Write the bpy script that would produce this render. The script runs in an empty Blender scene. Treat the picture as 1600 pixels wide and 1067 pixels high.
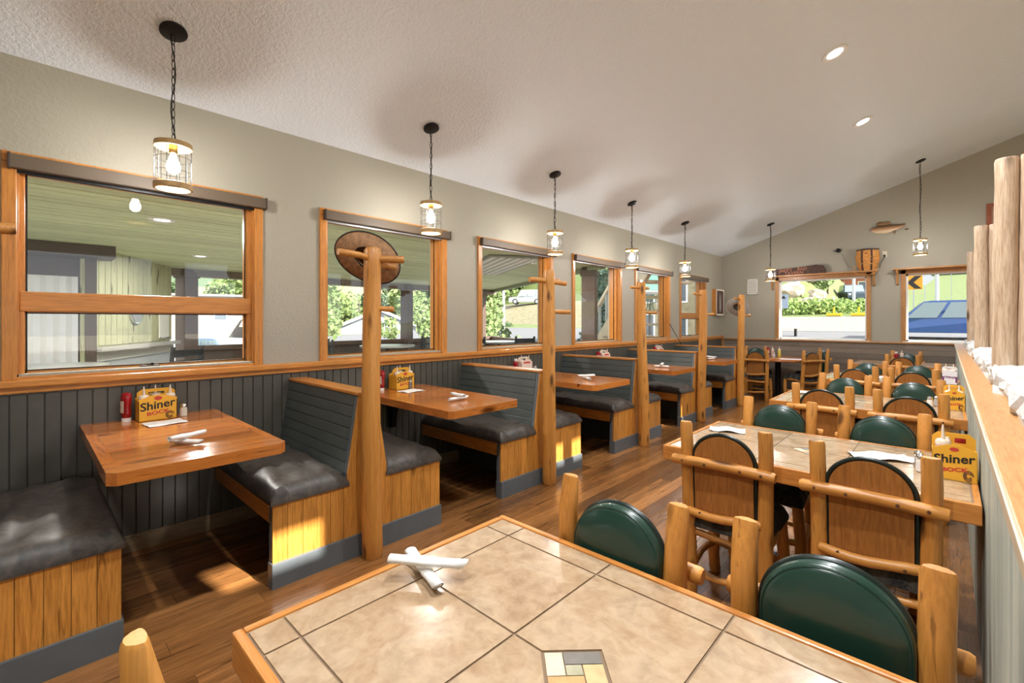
import bpy, bmesh, math, random
from mathutils import Vector, Matrix
from math import sin, cos, pi, radians as RAD
random.seed(7)
S = bpy.context.scene
C = S.collection
# ------------------------------------------------------------------ camera, light, exposure
HC = 1.42
cam = bpy.data.cameras.new('camera'); camo = bpy.data.objects.new('camera', cam); C.objects.link(camo)
camo.location = (0, 0, HC); camo.rotation_euler = (pi/2, 0, math.atan2(680, 720))
cam.sensor_width = 36; cam.lens = 36*720/1600; cam.shift_y = -(533.5-502)/1600; cam.clip_start = .03; cam.clip_end = 500
S.camera = camo
W = bpy.data.worlds.new('world'); S.world = W; W.use_nodes = True
bg = W.node_tree.nodes['Background']; bg.inputs[0].default_value = (.86, .93, 1, 1); bg.inputs[1].default_value = 1.5
sun = bpy.data.lights.new('sun_offscreen', 'SUN'); sun.energy = 12.5; sun.angle = RAD(.53); sun.color = (1, .95, .86)
suno = bpy.data.objects.new('sun_offscreen', sun); C.objects.link(suno)
suno.rotation_euler = Vector((-.988, -.154, -.64)).to_track_quat('-Z', 'Y').to_euler(); suno.location = (12, 2, 12)
S.view_settings.view_transform = 'Standard'; S.view_settings.look = 'None'; S.view_settings.gamma = 1
S.view_settings.use_curve_mapping = False; S.view_settings.exposure = 0.68
CAN_W, BULB_E = 46, 210      # watts of one recessed can, emission of one pendant bulb

# ------------------------------------------------------------------ materials
MT = {}
def nodes(name):
    m = bpy.data.materials.new(name); m.use_nodes = True
    nt = m.node_tree; b = nt.nodes['Principled BSDF']
    return m, nt, b
def N(nt, t, **kw):
    n = nt.nodes.new(t)
    for k, v in kw.items(): setattr(n, k, v)
    return n
def setin(n, **kw):
    for k, v in kw.items(): n.inputs[k.replace('_', ' ')].default_value = v
def rgb(c): return (c[0], c[1], c[2], 1)
def mixc(nt, fac, a, b, mode='MIX'):
    m = N(nt, 'ShaderNodeMix', data_type='RGBA', blend_type=mode)
    for i, v in ((0, fac), (6, a), (7, b)):
        if hasattr(v, 'is_output') or isinstance(v, bpy.types.NodeSocket): nt.links.new(v, m.inputs[i])
        else: m.inputs[i].default_value = v
    return m.outputs[2]
def coords(nt, scale=(1, 1, 1), world=False):
    mp = N(nt, 'ShaderNodeMapping'); mp.inputs['Scale'].default_value = scale
    if world:
        g = N(nt, 'ShaderNodeNewGeometry'); o = N(nt, 'ShaderNodeObjectInfo')
        ml = N(nt, 'ShaderNodeMath', operation='MULTIPLY'); ml.inputs[1].default_value = 37.
        nt.links.new(o.outputs['Random'], ml.inputs[0])
        va = N(nt, 'ShaderNodeVectorMath', operation='ADD')
        nt.links.new(g.outputs['Position'], va.inputs[0]); nt.links.new(ml.outputs[0], va.inputs[1])
        nt.links.new(va.outputs[0], mp.inputs[0])
    else:
        t = N(nt, 'ShaderNodeTexCoord'); nt.links.new(t.outputs['Object'], mp.inputs[0])
    return mp.outputs[0]
def noise(nt, vec, scale, detail=4, dist=0, rough=.55):
    n = N(nt, 'ShaderNodeTexNoise'); setin(n, Scale=scale, Detail=detail, Distortion=dist, Roughness=rough)
    nt.links.new(vec, n.inputs['Vector']); return n.outputs['Fac']
def ramp(nt, fac, stops):
    r = N(nt, 'ShaderNodeValToRGB'); e = r.color_ramp.elements
    while len(e) < len(stops): e.new(.5)
    for el, (p, c) in zip(e, stops): el.position = p; el.color = rgb(c) if len(c) == 3 else c
    nt.links.new(fac, r.inputs[0]); return r.outputs[0]
def bump(nt, b, h, strength, dist=.01):
    n = N(nt, 'ShaderNodeBump'); setin(n, Strength=strength, Distance=dist)
    nt.links.new(h, n.inputs['Height']); nt.links.new(n.outputs[0], b.inputs['Normal'])
def plain(name, c, rough=.5, metal=0, var=.0, bmp=0, bscale=60, spec=.5, coat=0, vscale=6):
    if name in MT: return MT[name]
    m, nt, b = nodes(name); setin(b, Base_Color=rgb(c), Roughness=rough, Metallic=metal)
    b.inputs['Specular IOR Level'].default_value = spec; b.inputs['Coat Weight'].default_value = coat
    if var or bmp:
        v = coords(nt, (1, 1, 1), True)
    if var:
        f = noise(nt, v, vscale, 5)
        a = tuple(x*(1-var) for x in c); d = tuple(min(1, x*(1+var)) for x in c)
        nt.links.new(ramp(nt, f, [(.3, a), (.7, d)]), b.inputs['Base Color'])
    if bmp: bump(nt, b, noise(nt, v, bscale, 3), bmp)
    MT[name] = m; return m
def wood(kind, axis='Z'):
    key = 'wood_%s_%s' % (kind, axis)
    if key in MT: return MT[key]
    P = dict(trim=((.48, .175, .03), (.68, .28, .055), .33, 0, .10), pine=((.42, .155, .024), (.70, .305, .058), .35, 1, .12),
             log=((.41, .150, .024), (.70, .315, .066), .40, 1, .10), table=((.36, .085, .014), (.64, .23, .045), .16, 1, .14),
             panel=((.27, .095, .02), (.40, .16, .038), .35, 1, .06), dark=((.10, .055, .03), (.17, .10, .06), .5, 0, .25),
             grey=((.20, .155, .12), (.30, .235, .18), .5, 0, .25), porch=((.60, .68, .40), (.74, .80, .53), .6, 0, .08),
             knotty=((.40, .40, .22), (.52, .52, .33), .6, 1, .08), brown=((.07, .045, .035), (.12, .08, .06), .6, 0, .2),
             weath=((.36, .21, .11), (.68, .52, .37), .6, 1, .06), red=((.30, .07, .035), (.42, .13, .06), .5, 0, .1),
             floor=((.095, .036, .012), (.38, .165, .05), .25, 0, .38), teal=((.20, .25, .24), (.55, .57, .47), .5, 0, .04),
             base=((.26, .17, .09), (.40, .28, .16), .5, 0, .1), sill=((.42, .18, .05), (.58, .29, .10), .35, 0, .08), edge=((.42, .14, .025), (.62, .26, .06), .3, 0, .1))
    c1, c2, ro, kn, rv = P[kind]
    m, nt, b = nodes(key)
    st = {'X': (.9, 14, 14), 'Y': (14, .9, 14), 'Z': (14, 14, .9)}[axis]
    v = coords(nt, st, True)
    f = noise(nt, v, 2.2, 6, 1.2, .6)
    col = ramp(nt, f, [(.28, c1), (.5, tuple((a+d)/2 for a, d in zip(c1, c2))), (.72, c2)])
    fine = noise(nt, v, 11, 3, .3)
    col = mixc(nt, .35, col, ramp(nt, fine, [(.35, tuple(x*(.55 if kind != 'floor' else .3) for x in c1)), (.6, c2)]))
    if kind in ('log', 'floor', 'table', 'teal', 'grey'):
        v2 = coords(nt, tuple(x*.12 for x in st), True)
        big = noise(nt, v2, 3.0, 4, .8)
        col = mixc(nt, .45 if kind != 'teal' else .6, col, ramp(nt, big, [(.35, c1), (.65, c2)]))
    if kn:
        sk = {'X': (2.2, 7, 7), 'Y': (7, 2.2, 7), 'Z': (7, 7, 2.2)}[axis]
        vv = coords(nt, sk, True)
        vo = N(nt, 'ShaderNodeTexVoronoi'); setin(vo, Scale=.85 if kind != 'log' else 1.3); nt.links.new(vv, vo.inputs['Vector'])
        kf = ramp(nt, vo.outputs['Distance'], [(.09, (1, 1, 1)), (.2, (0, 0, 0))] if kind != 'log' else [(.1, (1, 1, 1)), (.21, (0, 0, 0))])
        col = mixc(nt, kf, col, rgb(tuple(x*.3 for x in c1)))
    if kind in ('log', 'pine', 'floor', 'table', 'knotty'):
        sv = coords(nt, tuple(x*.55 for x in st), True); sf_ = noise(nt, sv, 3.1, 3, 2.2)
        col = mixc(nt, ramp(nt, sf_, [(.30, (.75, .75, .75)), (.37, (0, 0, 0))]), col, rgb(tuple(x*.45 for x in c1)))
    o = N(nt, 'ShaderNodeObjectInfo')
    hv = N(nt, 'ShaderNodeHueSaturation'); mr = N(nt, 'ShaderNodeMapRange'); setin(mr, To_Min=1-rv*1.2, To_Max=1+rv)
    nt.links.new(o.outputs['Random'], mr.inputs[0]); nt.links.new(mr.outputs[0], hv.inputs['Value']); nt.links.new(col, hv.inputs['Color'])
    nt.links.new(hv.outputs[0], b.inputs['Base Color'])
    b.inputs['Roughness'].default_value = ro
    if kind in ('table', 'floor'): b.inputs['Coat Weight'].default_value = .35; b.inputs['Coat Roughness'].default_value = .12 if kind == 'table' else .2
    bump(nt, b, f, .12, .004)
    MT[key] = m; return m
def emis(name, c, e):
    if name in MT: return MT[name]
    m, nt, b = nodes(name); setin(b, Base_Color=rgb(c), Emission_Color=rgb(c), Emission_Strength=e); MT[name] = m; return m
def tile_mat():
    if 'tile' in MT: return MT['tile']
    m, nt, b = nodes('tile'); v = coords(nt, (1, 1, 1), True)
    a = noise(nt, v, 5, 8, .9, .62); c = noise(nt, v, 26, 6, .5, .6)
    col = ramp(nt, a, [(.30, (.22, .125, .062)), (.44, (.34, .215, .12)), (.56, (.43, .305, .19)), (.72, (.29, .205, .14))])
    col = mixc(nt, .4, col, ramp(nt, c, [(.3, (.22, .13, .07)), (.6, (.46, .335, .215))]))
    nt.links.new(col, b.inputs['Base Color']); setin(b, Roughness=.2)
    bump(nt, b, c, .08, .004); MT['tile'] = m; return m
def drywall(name, c, sc, st):
    m, nt, b = nodes(name); v = coords(nt, (1, 1, 1), True); setin(b, Base_Color=rgb(c), Roughness=.45 if 'ceil' in name else .6)
    n = noise(nt, v, sc, 3, .4)
    bump(nt, b, ramp(nt, n, [(.4, (0, 0, 0)), (.6, (1, 1, 1))]), st, .006); MT[name] = m; return m
def glass_mat():
    m, nt, b = nodes('glass'); nt.nodes.remove(b)
    o = nt.nodes['Material Output']; t = N(nt, 'ShaderNodeBsdfTransparent'); g = N(nt, 'ShaderNodeBsdfGlossy'); g.inputs['Roughness'].default_value = .0
    lw = N(nt, 'ShaderNodeLayerWeight'); lw.inputs[0].default_value = .5; pw = N(nt, 'ShaderNodeMath', operation='POWER'); pw.inputs[1].default_value = 5
    ma = N(nt, 'ShaderNodeMath', operation='MULTIPLY_ADD'); ma.inputs[1].default_value = .6; ma.inputs[2].default_value = .03; mx = N(nt, 'ShaderNodeMixShader')
    nt.links.new(lw.outputs['Facing'], pw.inputs[0]); nt.links.new(pw.outputs[0], ma.inputs[0])
    nt.links.new(ma.outputs[0], mx.inputs[0]); nt.links.new(t.outputs[0], mx.inputs[1]); nt.links.new(g.outputs[0], mx.inputs[2]); nt.links.new(mx.outputs[0], o.inputs[0])
    MT['glass'] = m; return m
def leather():
    m, nt, b = nodes('leather'); v = coords(nt, (1, 1, 1), True)
    a = noise(nt, v, 16, 8, 1.2, .65); c = noise(nt, v, 60, 4)
    col = ramp(nt, a, [(.3, (.036, .032, .029)), (.5, (.070, .059, .050)), (.7, (.12, .098, .078))])
    nt.links.new(col, b.inputs['Base Color']); setin(b, Roughness=.46); bump(nt, b, c, .15, .003); MT['leather'] = m; return m
def plaid():
    m, nt, b = nodes('plaid'); v = coords(nt, (1, 1, 1))
    sp = N(nt, 'ShaderNodeSeparateXYZ'); nt.links.new(v, sp.inputs[0]); outs = []
    for k in (0, 1):
        ml = N(nt, 'ShaderNodeMath', operation='MULTIPLY'); ml.inputs[1].default_value = 55; nt.links.new(sp.outputs[k], ml.inputs[0])
        s = N(nt, 'ShaderNodeMath', operation='SINE'); nt.links.new(ml.outputs[0], s.inputs[0]); outs.append(s.outputs[0])
    ad = N(nt, 'ShaderNodeMath', operation='ADD'); nt.links.new(outs[0], ad.inputs[0]); nt.links.new(outs[1], ad.inputs[1])
    n = noise(nt, v, 90, 3)
    col = ramp(nt, ad.outputs[0], [(.1, (.012, .012, .015)), (.6, (.03, .032, .03)), (1, (.07, .065, .05))])
    col = mixc(nt, .4, col, ramp(nt, n, [(.4, (.01, .01, .012)), (.7, (.10, .09, .07))]))
    nt.links.new(col, b.inputs['Base Color']); setin(b, Roughness=.85); MT['plaid'] = m; return m
def leafm(name, a, c):
    if name in MT: return MT[name]
    m, nt, b = nodes(name); g = N(nt, 'ShaderNodeNewGeometry')
    n = noise(nt, g.outputs['Position'], 2.5, 4)
    nt.links.new(ramp(nt, n, [(.3, a), (.7, c)]), b.inputs['Base Color']); setin(b, Roughness=.7); MT[name] = m; return m
WALLM = drywall('wall_paint', (.40, .37, .295), 55, .25)
CEILM = drywall('ceiling_paint', (.76, .80, .84), 42, .55)
GLASS = glass_mat(); LEATH = leather(); PLAID = plaid(); TILE = tile_mat()
GREYP = plain('grey_paint', (.070, .080, .076), .38, var=.12, bmp=.06)
BEAD = plain('beadboard_paint', (.092, .085, .068), .35, var=.12, bmp=.05)
KICK = plain('kick_paint', (.105, .12, .13), .4, var=.1)
BLACK = plain('black_metal', (.012, .012, .013), .4, .5)
GREEN = plain('green_vinyl', (.010, .038, .026), .28, coat=.3)
PIPE = plain('dark_piping', (.008, .015, .012), .3)
PAPER = plain('paper', (.82, .80, .77), .8, var=.05)
GROUT = plain('grout', (.20, .13, .075), .8)
WHITE = plain('white_paint', (.80, .78, .74), .5)
SHADE = plain('shade_fabric', (.12, .085, .055), .55)
LAMPW = plain('lamp_wood', (.52, .33, .14), .5, var=.25, vscale=25)
CHROME = plain('chrome', (.7, .7, .7), .15, 1)

# ------------------------------------------------------------------ builders
def bx(bm, x0, x1, y0, y1, z0, z1, bev=0):
    vs = [bm.verts.new((x, y, z)) for x in (x0, x1) for y in (y0, y1) for z in (z0, z1)]
    fs = [bm.faces.new([vs[i] for i in f]) for f in ((0, 1, 3, 2), (4, 6, 7, 5), (0, 4, 5, 1), (2, 3, 7, 6), (0, 2, 6, 4), (1, 5, 7, 3))]
    if bev:
        es = list({e for f in fs for e in f.edges})
        bmesh.ops.bevel(bm, geom=es, offset=bev, segments=2, affect='EDGES', profile=.6)
def B(*a, bev=0):
    bm = bmesh.new(); bx(bm, *a, bev=bev); return bm
def prism(bm, poly, h, axis='Z', base=0.):
    """poly: 2D points; extruded along axis from base to base+h"""
    def P(p, t):
        return {'Z': (p[0], p[1], t), 'X': (t, p[0], p[1]), 'Y': (p[0], t, p[1])}[axis]
    a = [bm.verts.new(P(p, base)) for p in poly]; b = [bm.verts.new(P(p, base+h)) for p in poly]
    n = len(poly); bm.faces.new(a[::-1]); bm.faces.new(b)
    for i in range(n): bm.faces.new((a[i], a[(i+1) % n], b[(i+1) % n], b[i]))
def PR(poly, h, axis='Z', base=0.):
    bm = bmesh.new(); prism(bm, poly, h, axis, base); return bm
def frame_of(d):
    d = d.normalized(); u = Vector((0, 0, 1)) if abs(d.z) < .9 else Vector((1, 0, 0))
    a = d.cross(u).normalized(); return a, d.cross(a).normalized()
def tube(bm, pts, rad, seg=10, wob=0, seed=0, cap=True):
    pts = [Vector(p) for p in pts]; n = len(pts); rad = rad if isinstance(rad, (list, tuple)) else [rad]*n
    rn = random.Random(seed); rings = []; a = b = None
    for i, p in enumerate(pts):
        d = (pts[min(i+1, n-1)]-pts[max(i-1, 0)])
        if a is None: a, b = frame_of(d)
        else:
            dn = d.normalized(); a = (a-dn*a.dot(dn)).normalized(); b = dn.cross(a)
        rings.append([bm.verts.new(p+(a*cos(2*pi*k/seg)+b*sin(2*pi*k/seg))*rad[i]*(1+wob*rn.uniform(-1, 1))) for k in range(seg)])
    for i in range(n-1):
        for k in range(seg): bm.faces.new((rings[i][k], rings[i][(k+1) % seg], rings[i+1][(k+1) % seg], rings[i+1][k]))
    if cap: bm.faces.new(rings[0][::-1]); bm.faces.new(rings[-1])
    return rings
def log(p0, p1, r0, r1, seed=0, n=7, seg=10, wob=.06, bend=.01, round_=.5, bm=None):
    """a peeled log: tapered, slightly crooked, eased ends"""
    bm = bm or bmesh.new(); p0, p1 = Vector(p0), Vector(p1); d = p1-p0; L = d.length; a, b = frame_of(d); rn = random.Random(seed)
    ph, ph2 = rn.uniform(0, 6), rn.uniform(0, 6)
    ts = [0, min(.25, r0*.35/L)]+[i/n for i in range(1, n)]+[1-min(.25, r1*.35/L), 1]
    pts, rs = [], []
    for i, t in enumerate(ts):
        pts.append(p0+d*t+a*bend*sin(ph+t*5)+b*bend*sin(ph2+t*4)); r = r0+(r1-r0)*t
        if i in (0, len(ts)-1): r *= (1-.28*round_)
        rs.append(r*(1+rn.uniform(-.04, .04)))
    tube(bm, pts, rs, seg, wob*.5, seed); return bm
def lathe(prof, seg=16, bm=None, c=(0, 0, 0)):
    bm = bm or bmesh.new(); rings = []
    for r, z in prof: rings.append([bm.verts.new((c[0]+max(r, 1e-4)*cos(2*pi*k/seg), c[1]+max(r, 1e-4)*sin(2*pi*k/seg), c[2]+z)) for k in range(seg)])
    for i in range(len(rings)-1):
        for k in range(seg): bm.faces.new((rings[i][k], rings[i][(k+1) % seg], rings[i+1][(k+1) % seg], rings[i+1][k]))
    bm.faces.new(rings[0][::-1]); bm.faces.new(rings[-1]); return bm
def pillow(x0, x1, y0, y1, z0, z1, nx=22, ny=14, p=7, wr=.006, seed=1):
    bm = bmesh.new(); rn = random.Random(seed); ph = [rn.uniform(0, 6) for _ in range(6)]
    g = []; cx, cy, hx, hy = (x0+x1)/2, (y0+y1)/2, (x1-x0)/2, (y1-y0)/2
    def sp(t): return math.copysign(abs(t)**.72, t)
    for i in range(nx+1):
        row = []
        for j in range(ny+1):
            u, v = sp(-1+2*i/nx), sp(-1+2*j/ny)
            k = max(0, (1-abs(u)**(p*2)))**.4*max(0, (1-abs(v)**p))**.4
            z = z0+(z1-z0)*(.25+.75*k)+wr*k*(sin(9*u+ph[0]+3*v)+sin(5*v*2+ph[1]+4*u)+.6*sin(21*u+9*v+ph[2]))
            row.append(bm.verts.new((cx+hx*u, cy+hy*v, z)))
        g.append(row)
    for i in range(nx):
        for j in range(ny): bm.faces.new((g[i][j], g[i+1][j], g[i+1][j+1], g[i][j+1]))
    per = [g[i][0] for i in range(nx)]+[g[nx][j] for j in range(ny)]+[g[i][ny] for i in range(nx, 0, -1)]+[g[0][j] for j in range(ny, 0, -1)]
    lo = [bm.verts.new((v.co.x*.999+cx*.001, v.co.y*.999+cy*.001, z0)) for v in per]
    n = len(per)
    for k in range(n): bm.faces.new((per[(k+1) % n], per[k], lo[k], lo[(k+1) % n]))
    bm.faces.new(lo[::-1]); return bm
def obj(name, bm, mat, parent=None, smooth=False, loc=None):
    if isinstance(bm, bmesh.types.BMesh):
        bmesh.ops.recalc_face_normals(bm, faces=bm.faces[:])
        me = bpy.data.meshes.new(name); bm.to_mesh(me); bm.free()
        if smooth:
            for p in me.polygons: p.use_smooth = True
            try: me.set_sharp_from_angle(angle=RAD(48))
            except Exception: pass
        me.materials.append(mat)
    else: me = bm
    o = bpy.data.objects.new(name, me); C.objects.link(o)
    if parent: o.parent = parent
    if loc: o.location = loc
    return o
def tag(o, label, cat, group=None, kind=None):
    o['label'] = label; o['category'] = cat
    if group: o['group'] = group
    if kind: o['kind'] = kind
    return o
def thing(name, label, cat, loc=(0, 0, 0), rotz=0, group=None):
    o = bpy.data.objects.new(name, None); C.objects.link(o); o.location = loc; o.rotation_euler = (0, 0, rotz); o.empty_display_size = .05
    return tag(o, label, cat, group)
def struct(name, bm, mat, smooth=False):
    o = obj(name, bm, mat, smooth=smooth); o['kind'] = 'structure'; return o
KIDS = {}
def dup(root, loc, rotz=0, label=None, group=None):
    r = root.copy(); C.objects.link(r); r.location = loc; r.rotation_euler = (0, 0, rotz)
    if label: r['label'] = label
    if group: r['group'] = group
    def rec(src, dst):
        for ch in kids(src):
            c = ch.copy(); C.objects.link(c); c.parent = dst; rec(ch, c)
    rec(root, r); return r
def kids(o): return [c for c in bpy.data.objects if c.parent == o] if False else list(o.children)
def text(name, s, size, mat, parent, loc, rot, extrude=.0008, bold=0., shear=0., align='CENTER', sx=1.):
    cu = bpy.data.curves.new(name, 'FONT'); cu.body = s; cu.size = size; cu.extrude = extrude; cu.offset = bold; cu.shear = shear
    cu.align_x = align; cu.align_y = 'CENTER'; cu.resolution_u = 3
    t = bpy.data.objects.new('tmp', cu); C.objects.link(t)
    me = bpy.data.meshes.new_from_object(t.evaluated_get(bpy.context.evaluated_depsgraph_get())); bpy.data.objects.remove(t)
    me.materials.clear(); me.materials.append(mat)
    o = obj(name, me, mat, parent); o.location = loc; o.rotation_euler = rot; o.scale = (sx, 1, 1); return o
ORD = ['first', 'second', 'third', 'fourth', 'fifth', 'sixth', 'seventh']

# ------------------------------------------------------------------ the room shell
XL, XH, XR, YB, YF = -3.669, .102, 3.5, 10.73, -3.2        # left wall, half wall face, far right wall, back wall, wall behind
CS = .331                                                   # ceiling slope
def zc(x): return 2.857+CS*(x-XL)
fl = struct('floor', B(XL-.2, XR+.2, YF-.2, YB+.2, -.12, -.004), plain('subfloor', (.16, .09, .045), .4))
FB = wood('floor', 'Y')
plank_me = None
bm = B(0, 1, 0, 1, 0, 1); plank_mesh = bpy.data.meshes.new('floor_board'); bmesh.ops.recalc_face_normals(bm, faces=bm.faces[:]); bm.to_mesh(plank_mesh); bm.free(); plank_mesh.materials.append(FB)
rn = random.Random(3); x = XL+.005; wdt = .105
while x < XH:
    y = -1.1-rn.uniform(0, 1.2)
    while y < YB:
        L = rn.uniform(1.2, 2.0); y1 = min(y+L, YB-.005)
        o = obj('floor_board', plank_mesh, FB, fl); o.location = (x, y, -.004); o.scale = (wdt-.0015, y1-y-.0015, .0045+rn.uniform(-.0003, .0003))
        y += L
    x += wdt
ce = struct('ceiling', PR([(XL-.25, zc(XL-.25)), (XR+.25, zc(XR+.25)), (XR+.25, zc(XR+.25)+.15), (XL-.25, zc(XL-.25)+.15)], YB-YF+.5, 'Y', YF-.25), CEILM)
# left wall with openings
WIN = [(-.085+1.713*k, 1.205+1.713*k) for k in range(-1, 6)]     # casing extents in y
WZ0, WZ1 = 1.10, 2.335
bm = bmesh.new(); y = YF
for a, b in WIN:
    a2, b2 = a+.05, b-.05
    bx(bm, XL-.2, XL, y, a2, 1.02, 3.0); bx(bm, XL-.2, XL, a2, b2, 1.02, WZ0+.03); bx(bm, XL-.2, XL, a2, b2, WZ1-.05, 3.0); y = b2
bx(bm, XL-.2, XL, y, YB+.2, 1.02, 3.0); bx(bm, XL-.2, XL-.02, YF, YB+.2, 0, 1.02)
wl = struct('wall_left', bm, WALLM)
bb = obj('wainscot_backing', B(XL-.02, XL-.006, YF, YB, .0, 1.03), BEAD, wl)
bdm = bmesh.new(); bx(bdm, XL-.008, XL+.006, 0, .0605, .02, 1.035, bev=.0025)
bead_me = bpy.data.meshes.new('bead_board'); bmesh.ops.recalc_face_normals(bdm, faces=bdm.faces[:]); bdm.to_mesh(bead_me); bdm.free(); bead_me.materials.append(BEAD)
k = 0
while -1.05+.0665*k < YB-.06:
    o = obj('wainscot_board', bead_me, BEAD, wl); o.location = (0, -1.05+.0665*k, 0); k += 1
bm = bmesh.new(); bx(bm, XL, XL+.016, YF, YB, .075, .1, bev=.004); bx(bm, XL, XL+.022, YF, YB, -.003, .08, bev=.006)
struct('baseboard_left', bm, wood('base', 'Y'))
bm = bmesh.new(); bx(bm, XL-.005, XL+.022, YF, YB, 1.028, 1.066, bev=.006); bx(bm, XL-.005, XL+.045, YF, YB, 1.062, 1.102, bev=.008)
struct('trim_1', bm, wood('trim', 'Y'))
# back wall with two windows
BW = [(-2.60, -1.02), (-.60, 1.02)]; BZ0, BZ1 = 1.04, 2.325
bm = bmesh.new(); x = XL-.2
for a, b in BW:
    bx(bm, x, a+.05, YB, YB+.2, 0, 5.6); bx(bm, a+.05, b-.05, YB, YB+.2, 0, BZ0+.02); bx(bm, a+.05, b-.05, YB, YB+.2, BZ1-.05, 5.6); x = b-.05
bx(bm, x, XR+.2, YB, YB+.2, 0, 5.6)
wb = struct('wall_back', bm, WALLM)
k = 0; z = .0
while z < 1.0:                                               # staggered horizontal planks of the dark wainscot
    x = XL+.03-random.uniform(0, .8)
    while x < XH+.03:
        L = random.uniform(1.0, 1.9); xa, xb = max(x, XL+.03), min(x+L, XH+.03)
        if xb-xa > .05: obj('wainscot_plank', B(xa+.001, xb-.001, YB-.028, YB-.004, z+.0015, z+.1005, bev=.002), wood('grey', 'X'), wb)
        x += L
    z += .102
obj('wainscot_cap', B(XL+.0, XH+.03, YB-.06, YB, 1.02, 1.05, bev=.006), wood('sill', 'X'), wb)
obj('wainscot_end', B(XL+.01, XL+.05, YB-.05, YB, 0, 1.03, bev=.005), wood('sill', 'Z'), wb)
# unseen right outer wall, openings added for daylight, high slots shaped to cast sun patches, plain wall behind the camera
bm = bmesh.new(); ys = [(1.70, 2.12), (4.28, 4.70), (6.72, 7.14)]; zs = (4.045, 4.255); y = YF
for a, b in ys:
    bx(bm, XR, XR+.04, y, a, 2.6, 5.6); bx(bm, XR, XR+.04, a, b, 2.6, zs[0]); bx(bm, XR, XR+.04, a, b, zs[1], 5.6); y = b
bx(bm, XR, XR+.04, y, YB+.2, 2.6, 5.6)
bx(bm, XR, XR+.2, YF, YB+.2, 0, .9); bx(bm, XR, XR+.2, YF, -2.2, .9, 2.6)
y = -2.2
while y < 10:
    bx(bm, XR, XR+.2, y+1.7, y+2.2, .9, 2.6); y += 2.2
struct('wall_right', bm, WALLM)
bm = B(XL-.2, XR+.2, YF-.2, YF, 0, 5.6)
struct('wall_front', bm, WALLM)

# ------------------------------------------------------------------ windows in the left wall
TR_Y, TR_Z, TR_X = wood('trim', 'Y'), wood('trim', 'Z'), wood('trim', 'X')
def left_window(n, a, b, split):
    fr = bmesh.new()                                          # casing round the opening
    w = .058
    bx(fr, XL-.01, XL+.02, a, b, WZ1-w, WZ1, bev=.005)
    bx(fr, XL-.01, XL+.02, a, a+w, WZ0, WZ1-w, bev=.005); bx(fr, XL-.01, XL+.02, b-w, b, WZ0, WZ1-w, bev=.005)
    win = struct('window_%d' % n, fr, TR_Z)
    J0, J1 = a+.052, b-.052; G = XL-.10                       # jambs, glass plane
    for nm, d in (('jamb', (XL-.17, XL, J0-.002, J0+.014, WZ0, WZ1-.05)), ('jamb', (XL-.17, XL, J1-.014, J1+.002, WZ0, WZ1-.05)),
                  ('head_jamb', (XL-.17, XL, J0, J1, WZ1-.064, WZ1-.048)), ('sill', (XL-.19, XL+.01, J0, J1, WZ0-.005, WZ0+.018))):
        obj(nm, B(*d, bev=.002), TR_Z if nm == 'jamb' else TR_Y, win)
    s = .03
    for q in (0, 1):                                          # stop beads stepping the jamb
        yy = (J0+.012, J1-.036)[q]; obj('jamb_stop', B(XL-.075, XL-.035, yy, yy+.024, WZ0+.015, WZ1-.06, bev=.003), TR_Z, win)
    y0, y1 = J0+.014, J1-.014; z0, z1 = WZ0+.016, WZ1-.064
    def sash(za, zb, nm):
        sh = bmesh.new()
        bx(sh, G-.02, G+.02, y0, y0+s, za, zb); bx(sh, G-.02, G+.02, y1-s, y1, za, zb); bx(sh, G-.02, G+.02, y0, y1, za, za+s); bx(sh, G-.02, G+.02, y0, y1, zb-s, zb)
        so = obj(nm, sh, TR_Y, win)
        obj('gasket', frame_bm(G+.021, y0+s-.004, y1-s+.004, za+s-.004, zb-s+.004), BLACK, so)
        obj('pane', B(G-.003, G+.003, y0+s-.004, y1-s+.004, za+s-.004, zb-s+.004), GLASS, so); return so
    if split:
        sash(1.555, z1, 'upper_sash')
        lo = sash(z0, 1.495, 'lower_sash')
        obj('meeting_rail', B(G-.03, XL-.03, y0, y1, 1.475, 1.585, bev=.006), TR_Y, win)
        obj('crank_handle', B(G+.02, G+.045, (y0+y1)/2-.05, (y0+y1)/2+.05, z0+.004, z0+.024, bev=.004), SHADE, lo)
        obj('crank_knob', lathe([(.008, 0), (.01, .01), (.004, .014)], 8, c=(G+.035, (y0+y1)/2+.01, z0+.024)), BLACK, lo)
        for yy in (y0+.002, y1-.022): obj('latch', B(G+.02, G+.04, yy, yy+.02, z0+.1, z0+.18, bev=.003), BLACK, lo)
    else: sash(z0, z1, 'sash')
    rs = thing('roller_shade', 'brown roller shade cassette over ' + WL[n-1], 'window shade', (XL, a, WZ1-.02), 0, 'roller shades')
    obj('cassette', B(-.005, .062, .03, b-a+.012, -.075, .0, bev=.006), SHADE, rs)
    for yy in (.024, b-a+.004): obj('end_cap', B(-.005, .066, yy, yy+.012, -.079, .004, bev=.003), plain('shade_end', (.06, .04, .03), .4), rs)
    obj('hem_bar', B(.004, .012, .05, b-a-.01, -.09, -.073), plain('hem_grey', (.35, .34, .33), .4, .5) if n > 1 else BLACK, rs)
def frame_bm(x, y0, y1, z0, z1, t=.006):
    bm = bmesh.new()
    for d in ((y0, y0+t, z0, z1), (y1-t, y1, z0, z1), (y0, y1, z0, z0+t), (y0, y1, z1-t, z1)): bx(bm, x-.002, x+.002, *d)
    return bm
WL = ['the wide split porch window', 'the single-pane window behind the straw hat', 'the window after the straw hat pole',
      'the fourth porch window, by the outdoor stair', 'the fifth porch window, showing the bicycle', 'the last porch window before the corner picture', 'the porch window']
for i, (a, b) in enumerate(WIN[1:]): left_window(i+1, a, b, i in (0, 5))
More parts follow.
